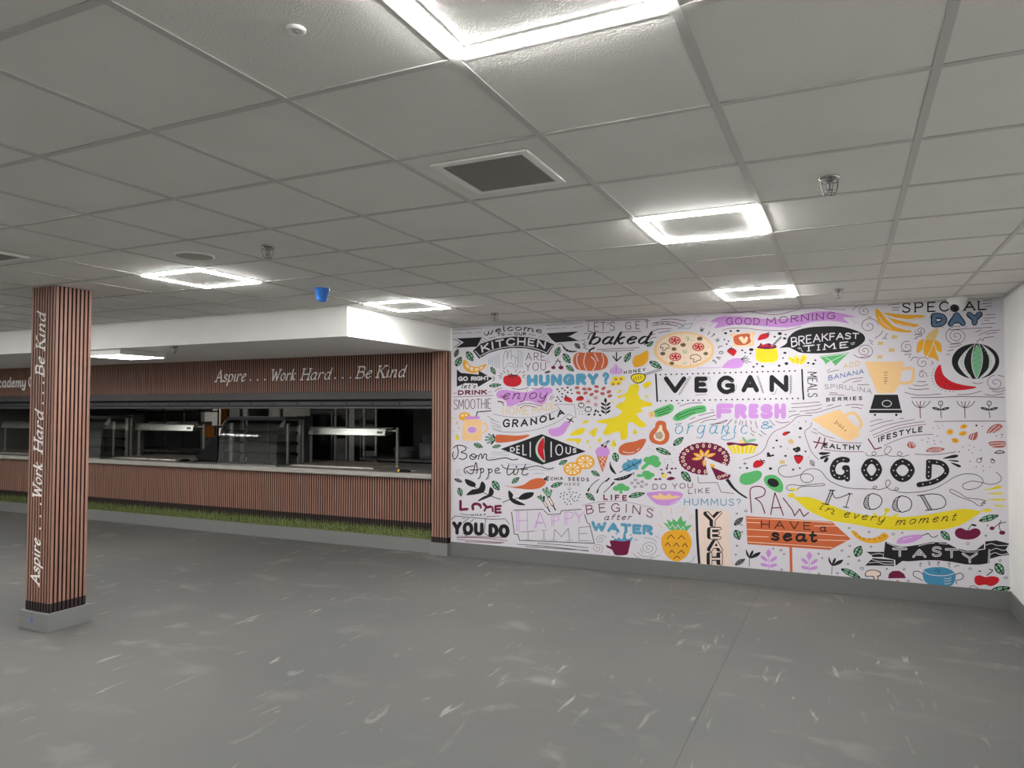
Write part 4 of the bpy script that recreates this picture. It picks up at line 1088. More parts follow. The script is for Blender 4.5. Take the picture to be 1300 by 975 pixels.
P('sand', '620,398 640,350 690,312 722,305 718,342 690,406'); P('mustard', '545,507 550,430 580,400 612,400 602,452 580,490'); P('mustard', '690,405 735,420 750,460 746,502 700,472'); P('mustard', '598,492 595,430 615,402 675,405 682,432 652,500 620,536'); P('mustard', '682,432 705,500 727,577 690,552 636,532')
S('paper', 6, '612,402 600,450 598,490/680,430 655,495 630,530/680,420 705,470')
M('watermelon_drawing', 'D')
put([disc((1030, 576), 196, 146, 0, 40)], 'black')
P('leafgreen', '1045,440 1082,520 1076,610 1040,716 1008,640 998,550 1020,480'); P('paper', '1012,440 930,510 885,590 925,665 985,718 1000,716 950,640 935,575 965,495'); P('paper', '1080,436 1172,515 1190,590 1140,675 1075,716 1062,714 1130,640 1142,560 1118,490')
S('green', 5, '1045,465 1020,490 1065,505 1012,530 1072,545 1010,570 1072,585 1012,610 1066,625 1020,650 1056,665 1034,690', False)
S('paper', 6, '1024,432 998,540 1005,640 1036,718/1058,432 1086,520 1080,620 1044,718')
for k in range(12):
    u = k / 11; b_ = math.sin(u * math.pi)
    Em('green', '%g,%g,6,4,40 %g,%g,6,4,-40' % (985 - 72 * b_, 470 + 220 * u, 1086 + 72 * b_, 470 + 220 * u))
M('watermelon_slice_drawing', 'D')
P('red', '740,605 762,682 830,742 930,772 1040,790 960,810 860,816 770,806 710,766 690,700 705,640')
Em('black', '735,690,4,6 750,735,4,6 785,745,4,6 820,770,4,6 775,775,4,6 860,785,4,6 905,790,4,6')
for x, y in pts('690,640 684,665 678,690 678,715 684,738 695,760 712,780 735,795 760,808 790,818 825,822 855,822'):
    Em('grey', '%g,%g,5,5' % (x - 8, y + 4))
M('cube_drawing', 'D')
for x, y, r in pts('360,375,26 245,428,24 338,484,27 240,540,24'): P('sand', '%g,%g %g,%g %g,%g %g,%g' % (x - r, y + r * .5, x - r * .6, y - r * .6, x + r, y - r * .5, x + r * .8, y + r * .6), False)
M('blender_drawing', 'D', 'tan blender jug on a black base')
S('tan', 26, '435,640 515,640 503,744 412,756'); P('tan', '115,580 440,578 432,625 400,772 355,838 225,840 195,780', False)
S('black', 4, '272,668 306,668/278,690 300,690/272,712 304,712/278,730 300,730/272,746 300,746/282,762 294,762')
P('black', '196,852 388,852 415,970 162,970', False); P('black', '155,977 422,977 424,1003 152,1003', False); Em('black', '200,1018,10,9 376,1018,11,10'); O('paper', 6, '298,925,38,26')

# ---- left middle
lettering('E', 'tan and black lettering reading HOME MADE GRANOLA')
T('sand', 'HOME', 505, 238, 722, 236, 66, 5.5, gap=26); T('sand', 'MADE', 752, 232, 945, 186, 60, 5.5, gap=24)
T('black', 'GRANOLA', 505, 342, 1022, 236, 72, 13, h1=52, arc=-34, gap=48)
S('grey', 4, '940,150 1100,152 1115,262 1050,232', False); S('grey', 4, '1050,232 980,285 840,345 680,378 520,380 430,362/430,230 520,250 640,262 780,255 900,225 982,188/982,188 940,150/385,250 440,280/400,275 485,302/410,297 492,332/415,325 500,346/420,345 500,370')
M('aubergine_drawing', 'E'); P('purple', '885,380 895,355 930,350 980,335 1020,295 1050,290 1066,305 1045,345 1010,396 960,416 908,410'); S('black', 8, '1038,268 1092,296/1086,264 1056,300/1060,282 1075,272')
M('mug_drawing', 'E', 'tan smoothie mug with a straw and lemon')
Em('mustard', '195,252,50,36'); P('cream', '160,250 180,230 190,250', False); P('cream', '195,248 205,225 222,245', False)
S('tan', 14, '330,312 368,312 381,340 369,374 330,386'); P('tan', '188,288 180,330 177,428 190,450 250,453 312,450 331,435 333,300 320,278 200,278')
P('purple', '202,264 208,252 312,251 319,266 310,273 205,275'); Em('paper', '256,362,43,32'); Em('purple', '256,362,37,26'); S('black', 8, '292,250 298,215 412,205', False)
P('sand', '135,290 138,310 120,320'); P('sand', '145,330 152,350 140,358'); P('yellow', '132,395 148,430 138,448 120,440'); S('sand', 5, '85,272 118,264/90,378 112,370'); 
M('carrot_drawing', 'E'); P('orange', '443,432 455,405 500,402 620,410 730,403 690,432 600,456 500,468 455,464'); 
S('black', 13, '438,432 395,398/436,436 372,420/434,442 368,446/436,448 385,470/440,450 415,478/440,430 430,402'); S('leafgreen', 7, '436,432 397,400/434,436 376,422/432,442 372,446/434,448 388,468')
M('diamond_drawing', 'E', 'black diamond reading DELICIOUS with a melon slice')
P('black', '492,520 830,397 1196,540 835,650', False)
P('leafgreen', '852,416 806,448 780,500 784,560 814,606 858,629 852,520'); P('paper', '851,421 812,452 788,500 791,556 820,600 856,622 850,520'); P('red', '849,428 818,456 797,502 800,554 828,596 855,614 846,525 851,516')
Em('black', '820,480,3,5 815,530,3,5 835,510,3,5 830,560,3,5 842,590,3,5')
for ch, x0, x1, yb, h in (('D', 570, 610, 542, 38), ('E', 622, 652, 558, 66), ('L', 672, 708, 572, 90), ('I', 732, 742, 588, 128), ('I', 904, 914, 588, 130), ('O', 943, 1008, 574, 94), ('U', 1028, 1072, 562, 60), ('S', 1086, 1118, 552, 40)):
    T('paper', ch, x0, yb, x1, yb, h, 9)
lettering('E', 'black script reading Bon Appetit')
S('black', 8, '132,498 142,540 134,580 110,604 96,575 102,545/104,512 125,492 165,490 200,503 202,528 165,548 206,560 212,586 182,606 150,598/262,560 240,575 242,598 268,606 288,590 285,570 262,560 250,575 275,588 305,572/306,606 318,570 334,562 340,600 358,562 376,568 374,600 400,612 480,600 540,594 590,610 635,603')
S('black', 8, '205,722 190,700 200,678 240,664 268,660/285,634 272,690 262,720 235,722 210,700/292,634 300,690 292,722/240,694 312,690/320,680 330,690 322,750 305,765/322,690 345,680 352,705 328,718/388,684 396,694 388,752 372,770/390,694 412,684 420,706 396,720/455,702 480,690 470,676 448,690 452,718 490,716/560,650 545,700 555,735 590,715 605,690 600,728 625,725 640,690/700,645 668,720 690,735 720,722/660,690 715,686')
S('black', 7, '500,650 520,675 560,685 640,685 720,672 800,660 880,684 930,675'); Em('black', '622,668,8,7')
S('steel', 3.5, '415,545 480,548 560,545 620,560/410,565 500,565 560,572/395,595 440,585/540,635 620,648 740,645/560,655 640,662/725,695 800,685 850,695 930,690/755,722 850,722/135,690 128,725 145,745/155,685 148,720 170,740/120,560 100,590 110,625/410,740 390,770/690,735 720,745/205,500 235,515')
leaf('E', '307,492,80,40,20'); leaf('E', '460,498,74,30,-12'); leaf('E', '1008,630,78,38,-25')
M('black_leaf_drawing', 'I', 'black leaf branch on the left')
S('black', 6, '272,180 340,222 400,255 492,285')
P('black', '198,118 245,130 285,155 278,182 240,178 208,155'); P('black', '335,138 365,165 362,210 330,236 220,252 214,240 258,205 310,195'); P('black', '410,183 436,215 427,250 400,267 315,300 308,292 350,263 388,245 398,205')
M('black_leaf_drawing', 'I', 'black leaf branch under the lower carrot')
S('black', 6, '510,310 560,290 600,285 650,270'); P('black', '560,212 595,245 592,275 640,300 697,331 640,332 590,312 563,280 555,240'); P('black', '643,268 690,233 763,228 752,262 700,287 650,287')
leaf('I', '143,130,70,30,22', 'grey'); leaf('I', '157,225,75,44,75'); leaf('I', '453,172,96,56,55'); leaf('I', '615,128,78,40,-35'); leaf('I', '955,165,104,40,-18'); leaf('I', '1232,265,94,46,40')
M('carrot_drawing', 'I'); P('orange', '525,172 600,182 680,165 740,125 810,110 858,124 862,155 820,190 740,204 640,196 560,183'); S('black', 8, '850,115 890,98/850,117 888,116/856,122 886,130/866,112 872,96')
M('radish_drawing', 'I')
S('black', 26, '888,272 920,330'); S('black', 10, '920,330 945,374'); S('blush', 16, '888,274 918,326')
S('black', 20, '888,262 845,205/890,262 872,194/892,262 908,214'); S('leafgreen', 11, '886,258 847,207/889,256 873,198/893,256 906,216')
S('black', 22, '848,305 875,345'); S('black', 9, '875,345 898,388'); S('blush', 13, '849,307 874,343'); S('black', 16, '842,298 802,264/844,298 822,256/847,296 850,264'); S('leafgreen', 7, '838,294 806,268/843,290 824,260')
lettering('I', 'small lettering reading CHIA SEEDS HERE'); T('black', 'CHIA', 904, 130, 1006, 126, 28, 6, gap=50); T('black', 'SEEDS', 1048, 132, 1222, 138, 30, 6, gap=56); T('grey', 'HERE', 1020, 173, 1144, 175, 26, 5, gap=56)
S('grey', 4, '1060,186 1060,206/1044,195 1060,208 1078,195')
M('seed_drawing', 'I'); Em('black', '990,238,6,5 1020,230,6,5 1060,225,6,5 1090,228,6,5 1115,230,6,5 1145,248,6,5 985,265,6,5 1012,255,6,5 1012,280,6,5 1040,245,6,5 1070,265,6,5 1105,265,6,5 1135,268,6,5 1045,285,6,5 1075,247,6,5 1022,310,6,5 1100,300,6,5 1125,295,6,5 1040,325,6,5 1070,325,6,5 1060,300,6,5 1085,285,6,5')
lettering('I', 'lettering reading LOVE WHAT YOU DO')
T('maroon', 'L', 150, 382, 228, 376, 92, 22); S('maroon', 23, '264,366 262,336 285,322 318,330 326,352'); S('maroon', 22, '352,322 378,352/378,352 410,345'); T('maroon', 'E', 440, 405, 502, 402, 72, 19); S('maroon', 16, '372,352 358,380/425,350 428,385')
P('paper', '285,350 320,346 330,395 275,400', False); P('paper', '372,372 410,362 415,400 365,400', False)
S('black', 4, '158,402 200,412 240,412/375,426 430,426 480,422'); T('black', 'WHAT', 243, 424, 372, 424, 20, 4.5, gap=44)
S('black', 5, '88,450 118,422 300,440 420,450 530,446 562,488/175,440 200,445/370,450 355,560/180,560 215,590/350,560 395,590/555,570 520,595/270,450 245,470/230,440 180,480', False)
T('black', 'YOU', 92, 576, 352, 586, 110, 30, gap=44); T('black', 'DO', 392, 594, 566, 604, 112, 32, gap=40)
S('maroon', 4, '130,600 350,605 548,626/130,616 350,630 520,642/135,590 540,600/200,633 500,648')
M('sign_drawing', 'I', 'outlined box reading HAPPY TIME')
S('black', 6, '600,375 840,367 885,412 985,405 995,378 1158,368', False); S('black', 6, '582,390 605,572 635,575 648,624 1265,648 1226,490 1205,475 1185,410', False)
for ch, x0, x1, yb, h in (('H', 622, 716, 543, 160), ('A', 766, 870, 528, 138), ('P', 912, 974, 510, 90), ('P', 1018, 1090, 498, 110), ('Y', 1092, 1184, 482, 96)): T('purple', ch, x0, yb, x1, yb - 3, h, 6)
S('purple', 5, '642,388 645,540/785,520 808,395/800,485 835,482/932,425 930,505/1040,392 1038,494/622,388 642,388/624,542 646,540/1108,385 1150,430')
T('grey', 'TIME', 664, 618, 1222, 630, 66, 5, h1=122, serif=16, gap=50)
S('black', 4.5, '630,656 900,675 1215,712/800,648 1000,662 1212,684/700,674 950,690 1218,708')

# ---- centre
M('courgette_drawing', 'F'); P('green', '650,206 740,165 790,149 816,170 806,206 760,236 668,257'); Em('tan', '632,235,27,31'); S('black', 5, '668,212 780,172/678,228 792,186/690,244 775,214'); Em('black', '626,226,3,3 636,240,3,3 628,246,3,3 640,228,3,3')
M('courgette_drawing', 'F'); P('green', '808,272 830,235 900,195 1000,165 1065,161 1083,186 1070,216 980,236 900,276 840,289'); S('black', 5, '835,262 900,222 1000,190 1060,182/845,275 905,245 990,218/830,248 870,222')
lines('F', 'plum', 5, '865,166 950,142 1045,138/950,275 990,258/1020,246 1080,230 1150,214/930,320 1020,282 1160,240/1040,305 1090,282 1168,275/1115,318 1180,306 1255,280/1290,280 1260,318/845,145 870,142/1120,195 1140,198/828,316 880,310')
lettering('G', 'heavy purple lettering reading FRESH')
for ch, x0, x1, yb, h in (('F', 62, 206, 272, 128), ('R', 213, 314, 272, 124), ('E', 328, 412, 268, 122), ('S', 424, 530, 272, 124), ('H', 540, 636, 272, 130)): T('purple', ch, x0, yb, x1, yb, h, 40)
lettering('G', 'blue script reading organic and')
T('blue', 'organic', -285, 398, 318, 398, 118, 9, gap=36, slant=.15, nib=(25, .55)); S('blue', 7, '130,360 148,402 112,414 106,436 155,446 205,428 212,402'); T('blue', '&', 424, 354, 528, 352, 62, 8)
S('plum', 5, '225,280 215,310/262,284 250,320/280,290 272,322/305,284 308,326/345,286 350,316/385,290 390,320 400,348/500,280 520,305 545,326/550,290 600,305 662,296/345,340 355,370 385,385/345,390 372,412/430,370 450,390 472,402/412,395 438,416/190,275 170,300 150,318/150,285 110,305 20,318')
M('papaya_half_drawing', 'F'); P('orange', '665,310 688,288 722,288 750,305 756,350 779,396 770,452 730,482 680,482 630,462 611,416 630,370 660,340'); P('cream', '690,350 700,325 718,325 722,360 740,396 737,436 702,457 660,440 649,410 668,385')
for k in range(26): 
    a = k * 2.4; r_ = 3 + 5.6 * math.sqrt(k); Em('black', '%g,%g,4,4.5' % (696 + r_ * math.cos(a), 408 + r_ * .95 * math.sin(a)))
M('papaya_drawing', 'F'); P('orange', '360,536 370,500 420,470 500,456 540,440 584,437 581,466 545,522 490,562 420,572 375,562'); S('paper', 5, '395,540 440,552 490,545/510,532 530,512')
M('dot_drawing', 'F'); Em('grey', '605,497,4 640,492,4 590,522,4 612,515,4 640,532,4 785,510,4 815,525,4 740,610,4 765,602,4 795,605,4 745,632,4 808,632,4')
leaf('F', '853,457,108,50,-38'); leaf('F', '730,540,136,46,22'); leaf('F', '917,748,114,60,48'); leaf('F', '336,588,80,56,78'); leaf('F', '170,722,82,38,30'); leaf('F', '510,899,140,44,-12')
M('ice_cream_drawing', 'F'); P('orange', '178,570 275,570 228,716', False); S('cream', 4, '190,580 245,640/210,575 256,615/262,580 212,645/240,578 202,610/220,640 236,690'); P('purple', '168,545 185,512 225,500 270,512 288,545 270,576 225,583 185,573'); Em('maroon', '226,490,13,10 252,500,12,10'); S('black', 5, '228,485 250,468 285,458/250,495 275,462/262,462 272,450 285,456')
M('orange_slice_drawing', 'E')
for x, y, rx, ry in pts('1190,628,79,60 1086,685,76,57'):
    put([disc((x, y), rx, ry, 0, 28)], 'mustard')
    for k in range(8):
        a0, a1 = k * math.pi / 4 + .12, (k + 1) * math.pi / 4 - .12
        put([[(x + 12 * math.cos((a0 + a1) / 2), y + 9 * math.sin((a0 + a1) / 2)), (x + rx * .74 * math.cos(a0), y + ry * .74 * math.sin(a0)), (x + rx * .78 * math.cos((a0 + a1) / 2), y + ry * .78 * math.sin((a0 + a1) / 2)), (x + rx * .74 * math.cos(a1), y + ry * .74 * math.sin(a1))]], 'cream')
M('chilli_drawing', 'F'); P('black', '290,622 302,660 342,727 310,712 287,675')
M('pea_pod_drawing', 'F'); P('black', '318,770 400,745 475,720 440,760 370,780'); S('black', 5, '470,724 488,716 482,735'); Em('grey', '370,764,8,5 400,756,8,5 425,746,7,5')
M('spoon_drawing', 'F'); S('black', 6, '108,866 120,842 150,805 198,770/182,880 196,842 230,800 280,764/238,880 275,845 322,796'); S('black', 13, '108,866 118,846/182,880 190,858/258,785 282,762/300,818 322,796')
M('kale_drawing', 'F'); P('blue', '388,672 400,640 430,625 430,606 465,612 490,598 520,606 552,600 545,640 525,655 520,690 480,690 450,706 410,700'); S('black', 6, '370,712 450,670 540,620/450,670 440,650/480,655 475,635/490,648 500,665')
M('broccoli_drawing', 'F'); S('green', 30, '560,678 615,628'); Em('green', '600,610,36,26 650,600,46,28 675,638,36,26 645,628,40,28 672,656,28,16')
M('broccoli_drawing', 'F'); S('green', 24, '520,740 590,735'); Em('green', '590,716,36,18 628,735,30,20 602,757,30,16')
M('broccoli_drawing', 'F'); S('green', 26, '380,878 380,840'); Em('green', '342,845,30,22 380,825,36,22 420,845,32,22 380,842,36,20')
M('ring_drawing', 'F'); O('black', 4.5, '500,775,11,8 470,800,11,8 520,803,11,8 555,790,11,8 495,832,11,8 550,828,12,9 588,812,10,8')
M('flower_drawing', 'F')
Em('yellow', '735,740,24,18'); Em('plum', '765,655,6,12,10 758,680,8,14 800,682,12,8 712,690,12,6 785,715,10,14,-40 668,770,14,8 700,768,14,8 722,722,10,7 770,715,9,6 830,680,10,7')
P('maroon', '755,770 790,748 828,762 790,778'); Em('blush', '735,740,9,7')
lettering('F', 'lettering reading DO YOU LIKE'); T('plum', 'DO', 640, 856, 756, 854, 48, 6, gap=40); T('plum', 'YOU', 802, 852, 972, 842, 46, 6, gap=36); T('plum', 'LIKE', 934, 892, 1112, 882, 42, 6, gap=50)
S('black', 4.5, '1013,750 1022,800 1175,797 1205,875 1310,887', False)
lettering('J', 'blue lettering reading HUMMUS'); T('blue', 'HUMMUS?', 900, 335, 1370, 340, 60, 7.5, gap=36)
M('bowl_drawing', 'J', 'purple bowl of hummus')
P('purple', '590,240 640,224 740,217 840,221 892,245 850,302 790,333 720,336 660,316'); P('paper', '612,246 660,236 740,232 820,236 870,248 850,272 740,280 650,272'); P('purple', '605,243 650,232 740,227 840,231 880,246 850,262 740,270 640,262'); P('tan', '638,268 655,248 682,256 700,234 742,256 780,238 802,258 838,254 856,272 760,287 682,284'); S('paper', 5, '790,322 835,302 848,290')
M('pie_drawing', 'F', 'round maroon pie with a slice lifted out')
sc = []
for k in range(132):
    a = k / 132 * 2 * math.pi; rr = 1 + .035 * abs(math.sin(k / 132 * 2 * math.pi * 16))
    sc.append((1068 + 207 * rr * math.cos(a), 600 + 130 * rr * math.sin(a)))
put([sc], 'maroon')
P('paper', '1068,585 1095,736 1110,790 1200,800 1300,740 1300,690 1262,662 1130,610', False)
P('maroon', '1120,664 1286,735 1275,760 1205,776 1168,770', False)
for k in range(8):
    a = k * .7 + 2.9
    if .1 < a % 6.283 < 1.3: continue
    c_, s_ = math.cos(a), math.sin(a)
    P('mustard', '%g,%g %g,%g %g,%g %g,%g' % (1068 + 15 * c_, 592 + 10 * s_, 1068 + 55 * c_ - 20 * s_, 592 + 38 * s_ + 16 * c_, 1068 + 105 * c_ - 10 * s_, 592 + 72 * s_ + 6 * c_, 1068 + 62 * c_ + 14 * s_, 592 + 42 * s_ - 12 * c_))
    S('paper', 4, '%g,%g %g,%g' % (1068 + 20 * c_, 592 + 14 * s_, 1068 + 75 * c_, 592 + 52 * s_))
P('mustard', '1115,645 1150,650 1150,676 1130,668')
for k in range(22):
    a = k / 22 * 2 * math.pi + .1
    if .55 < a < 1.38: continue
    O('cream', 6, '%g,%g,13,8,%g' % (1068 + 178 * math.cos(a), 600 + 108 * math.sin(a), math.degrees(a)))
O('cream', 6, '1190,752,12,10 1222,742,11,8 1250,732,12,8')
M('cake_server_drawing', 'G'); P('black', '130,768 160,765 205,828 255,878 318,920 300,924 240,885 185,838 148,790')
M('cupcake_drawing', 'G'); P('yellow', '150,490 402,490 370,558 196,558', False); S('cream', 6, '180,495 210,555/215,495 235,555/255,495 262,555/295,495 292,555/335,495 322,555/370,495 352,555'); Em('tan', '290,457,42,20'); P('maroon', '145,472 180,464 260,474 330,470 402,480 396,496 340,486 280,497 220,484 165,492'); Em('leafgreen', '294,445,30,11,55 350,450,42,12,-12'); 
lines('G', 'plum', 4.5, '680,148 800,140 915,132/682,179 800,172 930,154/750,210 880,196 930,180/660,212 720,206/660,258 700,240 752,234/800,226 900,216 1000,186 1092,160/975,165 1025,152/285,606 360,585 430,550 470,500 490,440 540,376 620,340 680,300 720,260 780,243 852,245/846,300 840,335 795,370 795,410 820,480 850,550 905,608')
M('fruit_drawing', 'G'); Em('black', '755,350,14,11 560,450,11,8 533,510,9,6 632,577,11,8 797,540,9,7 315,677,11,8 508,682,14,11 695,690,10,8 750,678,9,6'); Em('grey', '750,423,11,8 593,500,12,8 297,640,13,9 258,675,10,7 560,412,4 700,325,4 742,300,4 800,293,7 650,520,4 820,588,4')
Em('black', '705,522,13,12 735,515,20,14 725,538,18,10 745,528,12,10 490,560,13,13 505,576,15,10 528,572,12,8 486,578,8,8')
M('strawberry_drawing', 'G'); P('red', '605,398 615,385 640,375 660,385 645,402 620,410'); Em('black', '658,382,12,8')
M('strawberry_drawing', 'G'); P('red', '365,666 370,632 400,612 440,622 452,640 425,666 385,676'); S('black', 8, '425,608 440,622/440,618 460,614/445,630 458,630')
M('strawberry_drawing', 'G'); P('red', '700,582 720,570 770,575 777,602 745,642 720,630'); S('black', 7, '705,575 772,578/725,566 735,580/750,566 745,580')
M('cube_drawing', 'G'); P('sand', '650,446 685,436 702,462 688,480 660,472', False); P('sand', '582,615 622,610 628,640 585,642', False)
leaf('G', '853,637,58,38,58', 'paper')
M('avocado_drawing', 'G'); P('green', '253,772 270,730 330,712 400,697 436,718 426,762 370,802 310,817 265,802')
M('avocado_half_drawing', 'G'); P('green', '453,766 480,738 540,735 590,770 613,822 602,872 560,874 500,842 465,806'); Em('black', '530,798,50,34,20')

# ---- jug, healthy lifestyle, herbs
M('jug_drawing', 'G', 'tipped tan jug pouring fruit')
S('tan', 27, '1120,248 1165,226 1205,230 1246,280 1256,325 1222,362'); P('tan', '845,275 960,232 1080,193 1112,232 1230,350 1246,410 1160,457 1122,446 960,350', False)
S('black', 5, '1060,288 1036,312/1068,304 1056,318/1085,314 1070,334/1095,328 1084,342/1112,336 1098,358/1132,364 1120,372')
lettering('G', 'lettering reading HEALTHY'); S('maroon', 10, '878,512 900,470 916,424/928,520 945,480 958,430/864,460 968,480'); T('black', 'EALTHY', 945, 508, 1256, 530, 42, 10, h1=46, arc=-6, gap=40)
S('plum', 4.5, '860,350 890,366/845,376 895,396/900,380 960,412 1035,432/990,445 1080,466 1265,470/950,525 1100,541 1275,542')
lettering('H', 'lettering reading LIFESTYLE'); S('maroon', 10, '145,438 198,522 252,508', False); T('black', 'IFESTYLE', 228, 470, 592, 378, 46, 10, arc=12, gap=40)
S('plum', 4.5, '163,297 205,282 258,275/163,332 250,302 352,282/405,270 440,268/160,376 300,322 525,276/180,406 390,328 608,292/190,426 400,350 622,315/275,492 420,432 530,408 677,398')
lines('H', 'black', 5, '500,96 700,95 880,88 1268,93/690,294 950,290 1278,290')
for x in (574, 943):
    M('herb_drawing', 'H', 'maroon stemmed herb with raised branches')
    S('maroon', 7, '%g,264 %g,180 %g,128' % (x, x - 2, x + 1)); S('black', 5.5, '%g,125 %g,160 %g,180 %g,165 %g,125' % (x - 68, x - 45, x, x + 48, x + 82)); S('black', 5, '%g,128 %g,158 %g,176/%g,126 %g,158 %g,172' % (x - 32, x - 20, x - 4, x + 38, x + 25, x + 6))
for x in (742, 1142):
    M('herb_drawing', 'H', 'black herb with a ring flower and two leaves')
    O('black', 6, '%g,143,18,19' % x); S('black', 6, '%g,165 %g,210 %g,262' % (x, x + 1, x + 6)); S('black', 3, '%g,130 %g,158' % (x, x))
    for sx, r in ((-36, 14), (38, -14)): Em('black', '%g,188,36,11,%g' % (x + sx, r)); Em('grey', '%g,188,16,5,%g' % (x + sx, r))
M('nut_drawing', 'H'); Em('mustard', '818,380,28,23,-10 932,335,30,19,-15 925,392,34,18,-12 862,450,30,21,15'); Em('black', '812,378,4 822,384,4 820,372,4 930,338,7,3 942,332,4,3 918,396,4 930,390,4 856,446,4 866,452,4')
M('fig_drawing', 'H')
P('brown', '1120,388 1150,340 1205,313 1250,325 1245,355 1200,385 1150,388'); S('paper', 7, '1135,385 1165,350 1200,325/1160,388 1195,360 1230,332/1190,385 1220,368 1248,345')
P('brown', '972,432 985,400 1015,390 1046,380 1040,430 1010,448'); S('paper', 6, '985,432 1000,400/1002,442 1018,396'); P('brown', '1135,470 1180,456 1272,458 1272,500 1220,510 1165,502'); S('paper', 6, '1145,478 1200,470 1272,472/1155,495 1210,490 1272,486')
P('brown', '465,490 480,462 510,462 540,490 520,512 490,512'); S('paper', 6, '485,468 490,500/500,464 522,500/518,470 535,492'); P('brown', '620,540 650,512 700,505 775,517 740,540 680,548'); S('paper', 5, '640,530 690,520 750,520/645,542 700,534 745,528')
M('seed_outline_drawing', 'H'); P('black', '1185,556 1210,534 1245,530 1270,545 1260,556'); P('paper', '1200,550 1215,540 1245,538 1258,547'); O('black', 5, '1058,615,20,17 1172,622,17,14'); S('black', 6, '1068,602 1080,590 1078,612/1160,610 1168,598 1180,618')
M('dot_drawing', 'H'); Em('black', '1037,326,9,8 1085,333,6,4 1248,400,7,5 1200,412,5 1245,422,5 715,415,5 643,432,5 588,448,5 688,452,5 635,462,5 745,460,5 695,478,5 923,503,5 978,490,4 1018,505,5 975,530,5 1003,552,5 1072,530,5 895,543,6 985,622,5 1035,667,5 1092,662,5 1150,670,5 1092,700,5 715,330,4 757,326,4 680,345,4 730,348,4')

# ---- good mood
lettering('H', 'very heavy dotted black capitals reading GOOD')
S('black', 46, '-28,612 -78,607 -128,632 -150,690 -128,742 -70,755 -34,730/-50,676 -30,676/-30,680 -28,768')
S('black', 48, '172,618 138,632 112,676 112,705 140,748 172,764 205,748 232,705 232,676 205,632 172,618'); S('black', 50, '428,622 385,640 354,682 354,712 385,752 428,768 470,752 500,710 500,680 470,640 428,622')
S('black', 48, '646,632 642,750'); S('black', 42, '640,626 700,628 760,645 792,690 776,735 720,775 650,800 562,815')
dd = '-60,608 -110,622 -140,660 -148,700 -135,735 -95,755 -50,745 -30,700 -28,760 172,618 125,652 112,695 128,735 172,764 215,735 232,690 218,648 428,622 375,650 354,697 375,740 428,768 478,742 500,695 478,650 648,625 644,670 642,710 644,745 710,628 762,650 780,720 715,772 655,798 595,810'
Em('paper', ' '.join(p + ',6,5' for p in dd.split()))
M('lettering', 'H', 'thin outlined black capitals reading MOOD')
S('black', 7, '-165,860 -212,975/-142,862 -190,978/-180,858 -130,862/-235,972 -180,980/-155,862 -122,925 -5,888/-5,888 -40,1000/-20,885 15,892/-62,998 -18,1004')
S('black', 7, '180,886 132,910 108,965 122,1005 160,1018/180,886 236,905 258,945 240,990 200,1015 160,1018/160,892 146,920 146,985 165,1018'); S('black', 7, '425,906 375,925 345,985 362,1025 425,1042/425,906 480,925 503,970 485,1020 425,1042/415,908 388,935 385,1000 415,1040')
S('black', 7, '550,905 600,898/575,902 640,1020/598,898 668,1020/615,1026 700,1018/600,898 680,890 750,905 785,955 765,1000 700,1018')
for k in range(8):
    u = k / 7
    S('black', 4, '%g,%g %g,%g/%g,%g %g,%g/%g,%g %g,%g/%g,%g %g,%g' % (114, 925 + 75 * u, 146, 922 + 75 * u, 352, 945 + 75 * u, 386, 942 + 75 * u, 578 + 60 * u, 908 + 105 * u, 602 + 60 * u, 904 + 105 * u, -166 - 44 * u, 870 + 100 * u, -146 - 44 * u, 872 + 100 * u), False)
lines('H', 'black', 4.5, '122,550 140,575 185,576 212,556 190,541 174,560 200,578 280,570 325,540 331,508 300,500 278,540 310,575 390,578 426,560 400,541 384,565 420,583 482,568/530,562 650,568 760,560 870,543')
lines('G', 'black', 5, '642,653 590,665 573,702 600,740 660,752 740,736 800,724 850,738 861,770 820,797 770,785 758,742 790,700 850,682 920,700 980,770 1050,810 1150,842 1300,850')
lines('H', 'black', 5, '120,850 180,850 216,835 195,825 184,845 230,855 290,840 326,805 315,775 288,790 298,835 350,862 396,850 375,838 364,858 420,878 560,875 680,850 780,800 860,750 950,725 1040,735 1092,780 1060,832 980,856 928,840 930,810 1000,785 1080,796 1150,812 1220,796 1242,755 1200,710')
M('spoon_drawing', 'G', 'outlined spoon'); S('black', 5, '640,848 648,822 690,814 760,822 850,812 940,805 952,820 880,826 770,830 720,856 670,863 642,850')
M('fork_drawing', 'L', 'outlined fork'); S('black', 5, '820,96 818,78 840,76 900,105 960,142 1050,154 1116,168 1086,178 1112,188 1074,192 1092,206 1048,206 1010,176 900,135 820,96')
M('ray_drawing', 'L'); P('yellow', '1095,78 1150,66 1205,46 1240,44 1236,62 1160,76'); P('yellow', '1130,108 1180,102 1246,100 1246,113 1175,115'); P('yellow', '1120,150 1180,152 1270,152 1275,163 1200,166'); P('yellow', '1170,198 1240,205 1286,216 1220,216'); P('yellow', '-500,58 -440,72 -430,84 -490,76')
M('burst_drawing', 'G'); P('black', '905,556 925,546 960,547 1005,550 960,568 925,568'); P('black', '915,596 930,582 960,574 1000,570 962,592 930,604'); P('black', '948,626 955,605 975,588 988,598 970,628')
M('burst_drawing', 'H'); P('black', '758,598 830,572 875,567 888,578 870,590 825,597'); P('black', '800,612 860,612 892,618 885,627 840,622'); P('black', '824,632 860,638 900,652 910,666 890,670 850,650')
M('swoosh_drawing', 'L', 'yellow banana splash reading in every moment')
